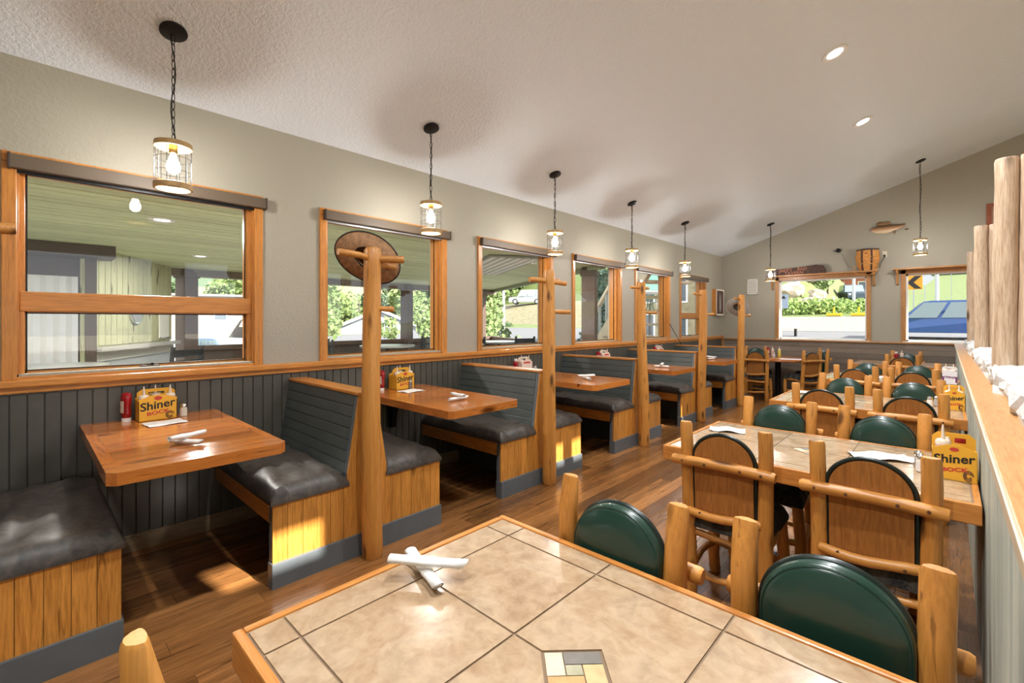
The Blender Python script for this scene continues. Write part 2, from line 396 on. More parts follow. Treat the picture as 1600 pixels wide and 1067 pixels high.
WL += ['', 'the porch window behind the first bench']; left_window(9, *WIN[0], False)
# windows in the back wall, each under a bracketed shelf
for n, (a, b) in enumerate(BW):
    fr = bmesh.new(); w = .07
    bx(fr, a, a+w, YB-.025, YB+.01, BZ0, BZ1, bev=.005); bx(fr, b-w, b, YB-.025, YB+.01, BZ0, BZ1, bev=.005); bx(fr, a, b, YB-.025, YB+.01, BZ1-w, BZ1, bev=.005)
    win = struct('window_%d' % (7+n), fr, wood('sill', 'Z'))
    for d in ((a+.05, a+.065, YB, YB+.18, BZ0, BZ1-.05), (b-.065, b-.05, YB, YB+.18, BZ0, BZ1-.05)): obj('jamb', B(*d), WHITE, win)
    obj('head_jamb', B(a+.05, b-.05, YB, YB+.18, BZ1-.065, BZ1-.05), WHITE, win); obj('sill', B(a+.02, b-.02, YB-.03, YB+.19, BZ0-.01, BZ0+.022), WHITE, win)
    sh = bmesh.new(); y0 = YB+.07
    for d in ((a+.065, a+.095, BZ0+.02, BZ1-.065), (b-.095, b-.065, BZ0+.02, BZ1-.065)): bx(sh, d[0], d[1], y0, y0+.04, d[2], d[3])
    bx(sh, a+.065, b-.065, y0, y0+.04, BZ0+.02, BZ0+.05); bx(sh, a+.065, b-.065, y0, y0+.04, BZ1-.095, BZ1-.065)
    so = obj('sash', sh, WHITE, win); obj('pane', B(a+.09, b-.09, y0+.017, y0+.023, BZ0+.045, BZ1-.09), GLASS, so)
    sf = thing('wall_shelf', ['stained wooden shelf on brackets holding the carved sign and basket', 'stained wooden shelf on brackets over the window with the blue van'][n], 'shelf', (a, YB, BZ1+.0), 0, 'shelves over the windows')
    obj('board', B(-.10, b-a+.10, -.19, -.001, .0, .025, bev=.004), wood('sill', 'X'), sf)
    for xx in (-.06, b-a+.03):
        obj('bracket', PR([(-.001, .0), (-.16, .0), (-.155, -.04), (-.09, -.09), (-.06, -.17), (-.05, -.24), (-.001, -.26)], .03, 'X', xx), wood('sill', 'Z'), sf)

# ------------------------------------------------------------------ recessed lamps and pendants
def can(x, y, label, off=''):
    t = thing('recessed_light'+off, label, 'ceiling light', (x, y, zc(x)), 0, 'recessed ceiling lights'); t.rotation_euler = (0, -math.atan(CS), 0)
    obj('trim_ring', lathe([(.066, -.004), (.082, -.012), (.10, -.010), (.105, -.002), (.105, .0), (.066, .0)], 24), WHITE, t, True)
    obj('lens', lathe([(.0, -.009), (.05, -.008), (.066, -.003), (.066, .0), (.0, .0)], 24), emis('can_lens', (1, .98, .94), 9), t, True)
    l = bpy.data.lights.new('can_lamp', 'AREA'); l.shape = 'DISK'; l.size = .12; l.energy = CAN_W; l.color = (.95, .98, 1); l.spread = RAD(165)
    lo = bpy.data.objects.new('can_lamp'+off, l); C.objects.link(lo); lo.parent = t; lo.location = (0, 0, -.02)
CANS = [(-.735, 5.0, 'white recessed ceiling light, the one farther from the road windows'), (-.74, 6.94, 'white recessed ceiling light nearer the road windows')]
for i, (x, y) in enumerate([(-.735, 3.06), (-.735, 1.12), (-.735, -.8)]):      # the same row goes on toward and behind the camera
    CANS.append((x, y, 'white recessed ceiling light where the row goes on above the tiled tables', '_offscreen'))
for c in CANS: can(*c)
BULB = emis('bulb_glow', (1, .98, .95), BULB_E)
def pendant(x, y, ztop, zbot, label):
    t = thing('pendant_lamp', label, 'pendant lamp', (x, y, zbot), 0, 'caged pendant lamps'); H = ztop-zbot; r = .088; top = zc(x)-zbot
    cn = obj('canopy', lathe([(.064, -.006), (.066, -.02), (.05, -.026), (.0, -.027)], 20), BLACK, t, True); cn.location = (0, 0, top+.006); cn.rotation_euler = (0, -math.atan(CS), 0)
    n = max(4, round((top-.03-H)/.045)); L = (top-.03-H)/n
    for k in range(n):                                        # chain links, turned a quarter each
        ln = bmesh.new(); q = []; 
        for j in range(10):
            an = 2*pi*j/10; q.append((.009*cos(an), 0, (L*.62)*sin(an)))
        q.append(q[0]); q = [Vector(p) for p in q]
        rings = []
        for j in range(10):
            p = q[j]; nn = Vector((p.x/.009, 0, p.z/(L*.62))).normalized()
            rings.append([ln.verts.new(p+(nn*cos(a)+Vector((0, 1, 0))*sin(a))*.0028) for a in (0, pi/2, pi, 3*pi/2)])
        for j in range(10):
            for m_ in range(4): ln.faces.new((rings[j][m_], rings[(j+1) % 10][m_], rings[(j+1) % 10][(m_+1) % 4], rings[j][(m_+1) % 4]))
        o = obj('chain_link', ln, BLACK, t); o.location = (0, 0, H+L*(k+.5)); o.rotation_euler = (0, 0, pi/2*(k % 2)+.6)
    bm = bmesh.new(); tube(bm, [(.013*sin(i*.9+x), .013*cos(i*.7), H+(top-.02-H)*i/14) for i in range(15)], .0028, 6); obj('cord', bm, BLACK, t)
    obj('top_ring', lathe([(.0, H-.006), (r, H-.006), (r+.002, H-.03), (r, H-.034), (r-.008, H-.034), (r-.01, H-.012), (.0, H-.012)], 24), LAMPW, t, True)
    lo = bmesh.new(); seg = 24; pf = [(r, .0), (r+.003, .002), (r+.003, .03), (r, .032), (r-.008, .032), (r-.008, .0)]; rg = []
    for pr_ in pf: rg.append([lo.verts.new((pr_[0]*cos(2*pi*k/seg), pr_[0]*sin(2*pi*k/seg), pr_[1])) for k in range(seg)])
    for i in range(len(pf)):
        for k in range(seg): lo.faces.new((rg[i][k], rg[i][(k+1) % seg], rg[(i+1) % 6][(k+1) % seg], rg[(i+1) % 6][k]))
    obj('bottom_ring', lo, LAMPW, t, True)
    for k in range(12):
        bm = bmesh.new(); a = 2*pi*k/12; tube(bm, [(r*.97*cos(a), r*.97*sin(a), .02), (r*.97*cos(a), r*.97*sin(a), H-.02)], .0014, 4); obj('cage_wire', bm, BLACK, t)
    for zz in (H*.36, H*.64):
        bm = bmesh.new(); tube(bm, [(r*.97*cos(2*pi*k/24), r*.97*sin(2*pi*k/24), zz) for k in range(25)], .0014, 4); obj('cage_hoop', bm, BLACK, t)
    obj('socket', lathe([(.0, H-.012), (.02, H-.012), (.022, H-.03), (.02, H-.06), (.015, H-.065), (.0, H-.066)], 14), plain('brass', (.45, .28, .10), .3, 1), t, True)
    z0 = H-.066
    obj('bulb', lathe([(.0, z0+.002), (.013, z0), (.016, z0-.02), (.03, z0-.055), (.033, z0-.075), (.028, z0-.095), (.014, z0-.108), (.0, z0-.111)], 18), BULB, t, True)
PY = [.57, 2.33, 4.0, 5.70, 7.45]
for i, y in enumerate(PY): pendant(-3.13, y, 2.416, 2.152, 'wire-caged pendant lamp over the %s booth table counted from the road-window wall' % ORD[4-i])
pendant(-2.436, 9.72, 2.43, 2.185, 'wire-caged pendant lamp beside the carved tavern sign')
pendant(-.31, 9.76, 2.735, 2.47, 'wire-caged pendant lamp hanging on the longest chain near the mounted fish')

# ------------------------------------------------------------------ booth benches
def board_profile(y0, y1):
    def h(y):
        a = abs(y)
        return .44 if a > .1301 else (.98 if a <= .055 else .98-(a-.055)/.075*.47)
    ys = sorted({y0, y1} | {v for v in (-.13, -.055, .055, .13) if y0 < v < y1}); top = []
    for y in ys:
        if abs(abs(y)-.13) < 1e-6:
            top += [(y, .44), (y, .51)] if y < 0 else [(y, .51), (y, .44)]
        else: top.append((y, h(y)))
    return [(y0, .12), (y1, .12)]+top[::-1]
BL = .553
def make_bench():
    t = thing('booth_bench', 'booth bench', 'bench')
    prof = [(-BL, .0), (BL, .0), (BL, .44), (.13, .44), (.13, .51), (.055, .98), (-.055, .98), (-.13, .51), (-.13, .44), (-BL, .44)]
    obj('end_frame', PR([(p[0]*.999, p[1]) for p in prof], .035, 'X', -.05), KICK, t)
    n = 14
    for i in range(n):
        y0, y1 = -BL+2*BL*i/n+.001, -BL+2*BL*(i+1)/n-.001
        obj('end_plank', PR(board_profile(y0, y1), .0155+.0008*(i % 3), 'X', -.016), wood('pine', 'Z'), t)
    obj('kick_board', B(-.052, .014, -BL-.006, BL+.006, -.002, .132, bev=.003), KICK, t)
    D = -1.072
    for s in (-1, 1):
        y = s*BL
        obj('seat_rail', B(D, -.05, min(y, y-s*.025), max(y, y-s*.025), .335, .44, bev=.002), wood('pine', 'X'), t)
        obj('rail_trim', B(D, -.05, min(y+s*.006, y-s*.01), max(y+s*.006, y-s*.01), .42, .442, bev=.002), wood('pine', 'X'), t)
        obj('seat_deck', B(D, -.045, min(s*.12, y-s*.01), max(s*.12, y-s*.01), .425, .44), wood('dark', 'X'), t)
        c = pillow(D+.005, .008, min(s*.125, s*(BL+.012)), max(s*.125, s*(BL+.012)), .44, .535, seed=3+s)
        obj('seat_cushion', c, LEATH, t, True)
        obj('riser', B(D, -.05, s*.10-.008, s*.10+.008, 0, .43), GREYP, t)
        for k in range(7):                                    # horizontal back boards on the raked face
            z0 = .50+.0667*k; z1 = z0+.0635
            f = lambda z: s*(.128-.073*(z-.51)/.47)
            poly = [(f(z0)-s*.016, z0), (f(z0)+s*.004, z0+.002), (f(z1)+s*.0035, z1-.004), (f(z1)+s*.001, z1), (f(z1)-s*.016, z1)]
            obj('back_board', PR(poly, -.05-D-.001, 'X', D), GREYP, t)
    obj('back_core', PR([(-.11, .44), (.11, .44), (.045, .965), (-.045, .965)], -.052-D, 'X', D), GREYP, t)
    obj('top_cap', B(D, .004, -.066, .066, .967, .986, bev=.004), wood('edge', 'X'), t)
    return t
YBEN = [-.263+1.72*k for k in range(6)]
bench = make_bench()
BN = ['dark cushioned booth bench ending beside the first booth table, away from the hat pole', 'dark cushioned booth bench behind the log pole with the straw hat',
      'dark cushioned booth bench at the second log pole after the straw hat', 'dark cushioned booth bench at the third log pole counting the hat pole as first',
      'dark cushioned booth bench at the fourth log pole counting the hat pole as first', 'dark cushioned booth bench at the last log pole, by the round table']
BN[2] = 'dark cushioned booth bench at the log pole next after the hat pole'
for i, y in enumerate(YBEN):
    if i == 0: bench.location = (-2.6, y, 0); bench['label'] = BN[0]; bench['group'] = 'booth benches'
    else: dup(bench, (-2.6, y, 0), 0, BN[i], 'booth benches')

# ------------------------------------------------------------------ booth tables
def make_btable():
    t = thing('booth_table', 'x', 'table')
    w, d, z1, th = 1.27, .68, .818, .052; n = 6
    for i in range(n):
        x0, x1 = .07+(w-.07)*i/n, .07+(w-.07)*(i+1)/n
        if i < n-1: bm = B(x0+.0006, x1-.0006, .045, d-.045, z1-th, z1-.0005*(i % 2))
        else: bm = PR([(x0, .0), (x1-.03, .0), (x1, .03), (x1, d-.03), (x1-.03, d), (x0, d)], th, 'Z', z1-th)
        obj('plank', bm, wood('table', 'Y'), t)
    obj('wall_plank', B(.0, .07, 0, d, z1-th, z1), wood('table', 'Y'), t)
    for y0 in (0, d-.045): obj('edge_board', B(.07, w-1.2/6-.0006, y0, y0+.045, z1-th, z1+.0005), wood('table', 'X'), t)
    m = (BLACK)
    obj('wall_plate', B(.006, .016, d/2-.045, d/2+.045, .47, .76, bev=.003), m, t)
    obj('strut', PR([(.016, .47), (.05, .47), (.09, .70), (.5, .745), (.5, .766), (.016, .766)], .045, 'Y', d/2-.0225), m, t)
    obj('mount_disc', lathe([(.0, .735), (.09, .745), (.15, .76), (.15, .767), (.0, .767)], 20, c=(.72, d/2, 0)), m, t, True)
    obj('arm', B(.4, .75, d/2-.025, d/2+.025, .742, .766), m, t)
    return t
bt = make_btable(); BTY = [.222+1.72*k for k in range(5)]
BTL = ['glossy plank booth table holding the yellow carton, between the picture-window bench pair', 'glossy plank booth table just past the straw hat pole', 'glossy plank booth table, third from the road-window wall',
       'glossy plank booth table, second from the road-window wall', 'glossy plank booth table closest to the corner picture']
BTL[0] = 'glossy plank booth table under the window with a meeting rail'
for i, y in enumerate(BTY):
    if i == 0: bt.location = (XL+.006, y, 0); bt['label'] = BTL[0]; bt['group'] = 'booth tables'
    else: dup(bt, (XL+.006, y, 0), 0, BTL[i], 'booth tables')

# ------------------------------------------------------------------ log coat poles
def pole(y, seed, label, pegs, h=1.865):
    t = thing('coat_pole', label, 'coat pole', (-2.525, y, 0), 0, 'log coat poles')
    obj('trunk', log((0, 0, 0), (.0, 0, h), .062, .05, seed, 14, 14, .07, .013, .6), wood('log', 'Z'), t, True)
    for k, (ang, z, L, tilt, r) in enumerate(pegs):
        d = Vector((cos(ang), sin(ang), tilt)); obj('peg', log(d*.035+Vector((0, 0, z)), d*L+Vector((0, 0, z)), r*.9, r, seed+k, 3, 9, .05, .003, .5), wood('log', 'X'), t, True)
PD = -pi/2; PU = pi/2
std = lambda: [(PD-.25, 1.80, .19, .02, .017), (PU+.15, 1.80, .21, .04, .018), (PU-.75, 1.52, .17, .0, .018)]
POL = [(1.44, 'crooked log coat pole with a straw cowboy hat on it', [(PD+.1, 1.80, .22, .08, .021), (PU-.55, 1.79, .19, .06, .024), (PU-.05, 1.765, .16, -.02, .019), (PU-.7, 1.49, .13, .05, .018)]),
       (3.14, 'log coat pole with four rough dark pegs next after the hat pole', [(PD-.25, 1.77, .20, .03, .024), (PU+.3, 1.78, .22, .05, .024), (PU-.2, 1.76, .2, .0, .022), (PU-.8, 1.50, .19, .02, .02)]),
       (4.84, 'log coat pole in front of the bicycle window', std()), (6.60, 'log coat pole second nearest the round table', std()),
       (8.29, 'log coat pole with a grey hat, beside the round table', std()), (-.28, 'log coat pole beside the first bench, mostly out of the picture', [(PU+.1, 1.765, .26, .0, .022), (PD, 1.77, .2, 0, .02)])]
for i, (y, lb, pg) in enumerate(POL): pole(y, 11+i*5, lb, pg)
def hat(loc, normal, roll, rx, ry, mat, band, label):
    t = thing('cowboy_hat', label, 'hat', loc)
    bm = bmesh.new(); seg = 36; rings = []
    prof = [(1.0, .0), (.99, .012), (.8, .0), (.6, -.005), (.46, .0), (.44, .03), (.41, .16), (.36, .24), (.2, .235), (.05, .21)]
    for r, z in prof:
        ring = []
        for k in range(seg):
            a = 2*pi*k/seg; c, s = cos(a), sin(a); zz = z*.5
            if r > .5: zz += .055*(r-.45)*1.6*(s*s)-.01*c*c*r
            ring.append(bm.verts.new((rx*r*c, ry*r*s, zz)))
        rings.append(ring)
    for i in range(len(rings)-1):
        for k in range(seg): bm.faces.new((rings[i][k], rings[i][(k+1) % seg], rings[i+1][(k+1) % seg], rings[i+1][k]))
    bm.faces.new(rings[-1])
    o = obj('felt_body', bm, mat, t, True); sm = o.modifiers.new('thick', 'SOLIDIFY'); sm.thickness = .004
    bm = bmesh.new(); tube(bm, [(rx*cos(2*pi*k/36), ry*sin(2*pi*k/36), (.055*.55*1.6*sin(2*pi*k/36)**2-.01*cos(2*pi*k/36)**2)) for k in range(37)], .004, 6)
    obj('brim_binding', bm, band, t, True)
    bm = bmesh.new(); tube(bm, [(rx*.435*cos(2*pi*k/36), ry*.435*sin(2*pi*k/36), .012) for k in range(37)], .008, 6); obj('sweatband', bm, band, t, True)
    q = Vector(normal).to_track_quat('Z', 'Y'); t.rotation_euler = (q.to_matrix() @ Matrix.Rotation(roll, 3, 'Z')).to_euler()
STRAW = plain('straw', (.33, .17, .075), .7, var=.35, bmp=.3, bscale=160, vscale=40)
hat((-2.611, 1.465, 1.81), (-.78, .50, .25), .5, .205, .148, STRAW, plain('hat_band', (.02, .015, .012), .6), 'brown straw cowboy hat hanging on the crooked log pole')
hat((-2.60, 8.36, 1.65), (-.4, .85, .2), .6, .19, .15, plain('grey_felt', (.30, .26, .22), .8, var=.2), plain('hat_band2', (.55, .50, .44), .7), 'grey felt hat hanging on the log pole beside the round table')

# ------------------------------------------------------------------ tiled tables
TZ = .735
def make_ttable():
    t = thing('tiled_table', 'x', 'table')                    # local origin: centre of the top, on the floor
    X0, X1, Y0, Y1 = -.62, .62, -.425, .425; fw = .022
    obj('substrate', B(X0+.01, X1-.01, Y0+.01, Y1-.01, TZ-.05, TZ-.0035), GROUT, t)
    for d in ((X0, X1, Y0, Y0+fw), (X0, X1, Y1-fw, Y1)): obj('edge_rail', B(*d, TZ-.075, TZ+.002, bev=.006), wood('edge', 'X'), t)
    for d in ((X0, X0+fw, Y0+fw, Y1-fw), (X1-fw, X1, Y0+fw, Y1-fw)): obj('edge_rail', B(*d, TZ-.075, TZ+.002, bev=.006), wood('edge', 'Y'), t)
    g = .006; xs = [X0+fw+.002, -.495, -.165, .165, .495, X1-fw-.002]; ys = [Y0+fw+.002, -.325, 0, .325, Y1-fw-.002]; dm = .088
    for i in range(5):
        for j in range(4):
            x0, x1, y0, y1 = xs[i]+g/2, xs[i+1]-g/2, ys[j]+g/2, ys[j+1]-g/2
            if i == 2 and j == 1: poly = [(x0, y0), (x1, y0), (x1, y1), (dm, y1), (0, y1-dm), (-dm, y1), (x0, y1)]
            elif i == 2 and j == 2: poly = [(x0, y0), (-dm, y0), (0, y0+dm), (dm, y0), (x1, y0), (x1, y1), (x0, y1)]
            else: poly = [(x0, y0), (x1, y0), (x1, y1), (x0, y1)]
            obj('tile', PR(poly, .006, 'Z', TZ-.006), TILE, t)
    cols = [(.62, .50, .36), (.17, .15, .13), (.36, .33, .22), (.52, .36, .18), (.48, .29, .12), (.28, .25, .22), (.5, .42, .3)]
    s = .116; k = 0                                            # slate mosaic, laid diagonally
    for (a0, a1, b0, b1) in ((0, .33, .45, 1), (.33, 1, .7, 1), (.33, .63, .45, .7), (.63, 1, .25, .7), (0, .63, .22, .45), (0, .4, 0, .22), (.4, 1, 0, .22)):
        if k == 6: b1 = .25
        P = []
        for a, b in ((a0, b0), (a1, b0), (a1, b1), (a0, b1)):
            u, v = (a-.5)*s+(.0012 if a in (a0,) else -.0012), (b-.5)*s+(.0012 if b == b0 else -.0012); P.append(((u-v)*.7071, (u+v)*.7071))
        obj('mosaic_piece', PR(P, .006, 'Z', TZ-.006), plain('slate_%d' % k, cols[k], .35, var=.15, vscale=30), t); k += 1
    for x in (-.26, .26):
        obj('column', lathe([(.038, .02), (.038, TZ-.05), (.0, TZ-.05)], 14, c=(x, 0, 0)), BLACK, t, True)
        obj('foot_plate', B(x-.04, x+.04, -.27, .27, .0, .03, bev=.01), BLACK, t)
        obj('top_plate', B(x-.04, x+.04, -.28, .28, TZ-.062, TZ-.05), BLACK, t)
    return t
TC = [(-.525, .738), (-.525, 2.855), (-.515, 4.90), (-.515, 7.03), (-.515, 9.72)]
TL = ['tiled table with crossed napkin rolls and a slate diamond inlay, by the half wall', 'tiled table by the half wall, fourth from the road-window wall', 'tiled table by the half wall, third from the road-window wall',
      'tiled table by the half wall, second from the road-window wall', 'tiled table by the half wall, next to the road-window wall']
tt = make_ttable()
for i, (x, y) in enumerate(TC):
    if i == 0: tt.location = (x, y, 0); tt['label'] = TL[0]; tt['group'] = 'tiled tables'
    else: dup(tt, (x, y, 0), 0, TL[i], 'tiled tables')

# ------------------------------------------------------------------ log chairs
def slant_post(p0, p1, r0, r1, seed):
    """back post with a whittled, slanted top facing the sitter (+y)"""
    bm = log(p0, p1, r0, r1, seed, 8, 12, .05, .006, .35)
    zt = p1[2]
    for v in bm.verts:
        d = v.co.z-(zt-.11)
        if d > 0:
            yy = (v.co.y-p1[1])/r1
            if yy > -.1: v.co.y -= min(d/.11, 1)*max(0, yy+.1)*r1*.75
    return bm
def arch(w, z0, z1, n=18):
    r = w/2; pts = [(-r, z0), (r, z0)]
    for k in range(n+1):
        a = pi*k/n; pts.append((r*cos(a), z1-r*.92+r*.92*sin(a)))
    return pts
def make_chair(kind):
    t = thing('log_chair', 'x', 'chair'); hw = .178; seed = 40 if kind == 'a' else 70
    LZ = wood('log', 'Z'); LX = wood('log', 'X'); LY = wood('log', 'Y')
    for s in (-1, 1):
        obj('back_post', slant_post((s*hw, .05, 0), (s*hw, -.002, .915), .036, .03, seed+s), LZ, t, True)
        obj('leg', log((s*(hw-.01), .40, 0), (s*(hw-.01), .385, .40), .03, .028, seed+3+s, 4, 10), LZ, t, True)
        obj('side_stretcher', log((s*hw*.98, .05, .17), (s*hw*.97, .40, .17), .017, .017, seed+6+s, 4, 8), LY, t, True)
        obj('seat_rail', log((s*hw*.98, .04, .375), (s*hw*.97, .39, .375), .02, .02, seed+8+s, 4, 8), LY, t, True)
    rail = obj('top_rail', log((-hw-.055, -.035, .725), (hw+.055, -.035, .725), .024, .024, seed+11, 7, 10, .06, .004, .6), LX, t, True)
    low = obj('lower_rail', log((-hw+.01, -.012, .475), (hw-.01, -.012, .475), .02, .02, seed+12, 6, 10), LX, t, True)
    obj('back_stretcher', log((-hw, .03, .345), (hw, .03, .345), .017, .017, seed+13, 5, 8), LX, t, True)
    obj('back_stretcher', log((-hw, .042, .15), (hw, .042, .15), .017, .017, seed+14, 5, 8), LX, t, True)
    obj('front_stretcher', log((-hw, .395, .17), (hw, .395, .17), .018, .018, seed+15, 5, 8), LX, t, True)
    obj('front_rail', log((-hw, .385, .375), (hw, .385, .375), .02, .02, seed+16, 5, 8), LX, t, True)
    PM = plain('dowel_plug', (.10, .04, .015), .6)
    for x in (-hw, -.07, .09, hw): obj('dowel_plug', lathe([(.0065, 0), (.0065, .003), (.0, .004)], 8), PM, rail).location = (x, -.0585, .727)
    for x in (-.1, .11): obj('dowel_plug', lathe([(.0065, 0), (.0065, .003), (.0, .004)], 8), PM, low).location = (x, -.0315, .477)
    for r in (rail, low):
        for c in r.children: c.rotation_euler = (pi/2, 0, 0)
    # raked back: wooden panel behind, vinyl pad in front, dark piping round both
    lean = .05/.915
    def rake(bm):
        for v in bm.verts: v.co.y += .05-lean*v.co.z
        return bm
    w = .29; z0, z1 = .455, .872
    obj('back_panel', rake(PR(arch(w-.02, z0, z1-.01), .012, 'Y', -.022)), wood('panel', 'Z'), t)
    bm = bmesh.new(); A = arch(w-.004, z0, z1-.002, 26)
    tube(bm, [(p[0], -.008, p[1]) for p in A[1:]]+[(A[0][0], -.008, A[0][1])], .0095, 8); obj('piping', rake(bm), PIPE, t, True)
    bm = bmesh.new(); rings = []
    for k, (sc, yy) in enumerate(((1., -.008), (1.0, .012), (.985, .022), (.9, .032), (.6, .038), (.25, .040))):
        zc_ = (z0+z1)/2+.02; rings.append([bm.verts.new((p[0]*sc, yy, zc_+(p[1]-zc_)*sc)) for p in arch(w, z0, z1, 26)])
    n = len(rings[0])
    for i in range(len(rings)-1):
        for k in range(n): bm.faces.new((rings[i][k], rings[i][(k+1) % n], rings[i+1][(k+1) % n], rings[i+1][k]))
    bm.faces.new(rings[0][::-1]); bm.faces.new(rings[-1])
    obj('back_pad', rake(bm), GREEN, t, True)
    bm = bmesh.new(); A = arch(w*.955, z0+.02, z1-.008, 26); tube(bm, [(p[0], .024, p[1]) for p in A[1:]]+[(A[0][0], .024, A[0][1])], .004, 6); obj('pad_welt', rake(bm), GREEN, t, True)
    obj('seat_cushion', pillow(-.19, .19, .012, .43, .385, .475, 14, 14, 6, .002, 5), PLAID if kind == 'a' else LEATH, t, True)
    return t
ch0 = make_chair('a'); first = [True]
def chair(x, y, rot, label, group):
    if first[0]:
        first[0] = False; ch0.location = (x, y, 0); ch0.rotation_euler = (0, 0, rot); ch0['label'] = label; ch0['group'] = group; return ch0
    return dup(ch0, (x, y, 0), rot, label, group)
TN = ['tiled table with crossed napkin rolls', 'fourth tiled table from them', 'third tiled table from them', 'second tiled table from them', 'tiled table next to them']
NEAR = [[(-.765, .135)], [(-.785, 2.315), (-.225, 2.315)], [(-.73, 4.37), (-.20, 4.37)], [(-.765, 6.525), (-.27, 6.525)], [(-.50, 9.18)]]
FAR = [[(-.715, 1.228), (-.19, 1.265)], [(-.79, 3.36), (-.265, 3.36)], [(-.71, 5.40), (-.215, 5.40)], [(-.75, 7.53), (-.26, 7.53)], [(-.505, 10.35)]]
for i in range(5):
    for k, (x, y) in enumerate(NEAR[i]):
        chair(x, y, RAD(random.uniform(-2, 2)), 'log chair facing the road windows, %s, %s' % ('aisle end' if k == 0 else 'half-wall end', TN[i]), 'log chairs at the tiled tables')
    for k, (x, y) in enumerate(FAR[i]):
        chair(x, y, pi+RAD(random.uniform(-3, 3)), 'log chair, back to the road windows, %s, %s' % ('aisle end' if k == 0 else 'half-wall end', TN[i]), 'log chairs at the tiled tables')
# round table in the corner with four log chairs
RT = (-2.33, 9.80)
rt = thing('round_table', 'round wooden pedestal table in the corner under the tavern sign', 'table', (RT[0], RT[1], 0))
obj('top', lathe([(.0, .69), (.60, .69), (.615, .70), (.615, .725), (.605, .735), (.0, .735)], 40), wood('table', 'X'), rt, True)
obj('column', lathe([(.05, .03), (.05, .69), (.0, .69)], 14), BLACK, rt, True)
obj('base', lathe([(.24, .0), (.24, .015), (.08, .05), (.0, .05)], 24), BLACK, rt, True)
chair(-2.50, 9.00, RAD(4), 'log chair with its wooden back toward the booths at the round corner table', 'log chairs at the round table')
chair(-1.715, 9.42, RAD(58), 'log chair at the round table on its aisle side, back to the tiled tables', 'log chairs at the round table')
chair(-1.69, 10.31, RAD(120), 'log chair at the round table on the road-window side, aisle end', 'log chairs at the round table')
chair(-2.86, 10.34, RAD(208), 'log chair at the round table in the picture corner', 'log chairs at the round table')

# ------------------------------------------------------------------ half wall on the right: boards, cap, stones, log columns
bm = B(XH+.014, XH+.30, YF, YB, 0, 1.0); hw_ = struct('wall_half', bm, wood('teal', 'Z'))
y = -.7; k = 0
while y < YB-.05:                                            # upright weathered boards
    y1 = min(y+.185, YB-.03)
    obj('face_board', B(XH+.001*(k % 2), XH+.018, y+.001, y1-.001, 0, 1.02, bev=.002), wood('teal', 'Z'), hw_); y = y1; k += 1
cp = bmesh.new(); bx(cp, XH-.012, XH+.34, YF, YB-.03, 1.02, 1.05, bev=.005)
struct('trim_2', cp, wood('sill', 'Y'))
obj('cap_edge_highlight', B(XH-.017, XH-.009, -.7, YB-.03, 1.018, 1.0512, bev=.003), plain('lip_highlight', (.50, .40, .28), .4), hw_)  # thin pale strip: the highlight along the cap edge, put in as colour
rn = random.Random(9); y = 1.2; STN = plain('white_stone', (.56, .55, .53), .85, var=.16, bmp=.6, bscale=30, vscale=9); k = 0
while y < 9.6:                                               # rough pale stones bedded on the cap
    L = rn.uniform(.16, .32); bm = bmesh.new(); bmesh.ops.create_icosphere(bm, subdivisions=2, radius=1)
    for v in bm.verts:
        d = 1+.28*sin(5*v.co.x+k)*sin(4*v.co.y+2*k)+rn.uniform(-.10, .10)
        v.co = Vector((math.copysign(abs(v.co.x)**.7, v.co.x)*.105*d, math.copysign(abs(v.co.y)**.7, v.co.y)*L*.7*d, math.copysign(abs(v.co.z)**.7, v.co.z)*.08*d))
        v.co.z = max(v.co.z, -.04)
    o = obj('ledge_stone', bm, STN, hw_); o.location = (XH+.195+rn.uniform(-.01, .01), y+L/2, 1.085); o.rotation_euler = (0, 0, rn.uniform(-.1, .1)); y += L*.62; k += 1
LP = [(3.98, 'pair of upright peeled logs on the stone ledge, farthest from the road windows'), (6.62, 'middle pair of upright peeled logs on the stone ledge'), (9.0, 'pair of upright peeled logs on the stone ledge nearest the road windows')]
for i, (y, lb) in enumerate(LP):
    t = thing('log_column', lb, 'column', (XH+.15, y, 1.05), 0, 'log columns on the ledge')
    for k in (0, 1): obj('log', log((.105*k, -.02*k, .0), (.105*k, -.02*k, 1.33), .056, .053, 90+7*i+k, 9, 14, .05, .004, .2), wood('weath', 'Z'), t, True)
    obj('plinth', B(-.07, .18, -.09, .07, -.005, .05, bev=.01), wood('weath', 'X'), t)
t = thing('ceiling_rod', 'thin white rod hanging from the ceiling above the log columns', 'rod', (XH+.33, 3.98, 2.38))
obj('shaft', lathe([(.004, 0), (.004, zc(XH+.33)-2.38), (.0, zc(XH+.33)-2.38)], 8), WHITE, t); obj('hook', lathe([(.0, -.01), (.009, -.006), (.009, .006), (.0, .01)], 8), WHITE, t)

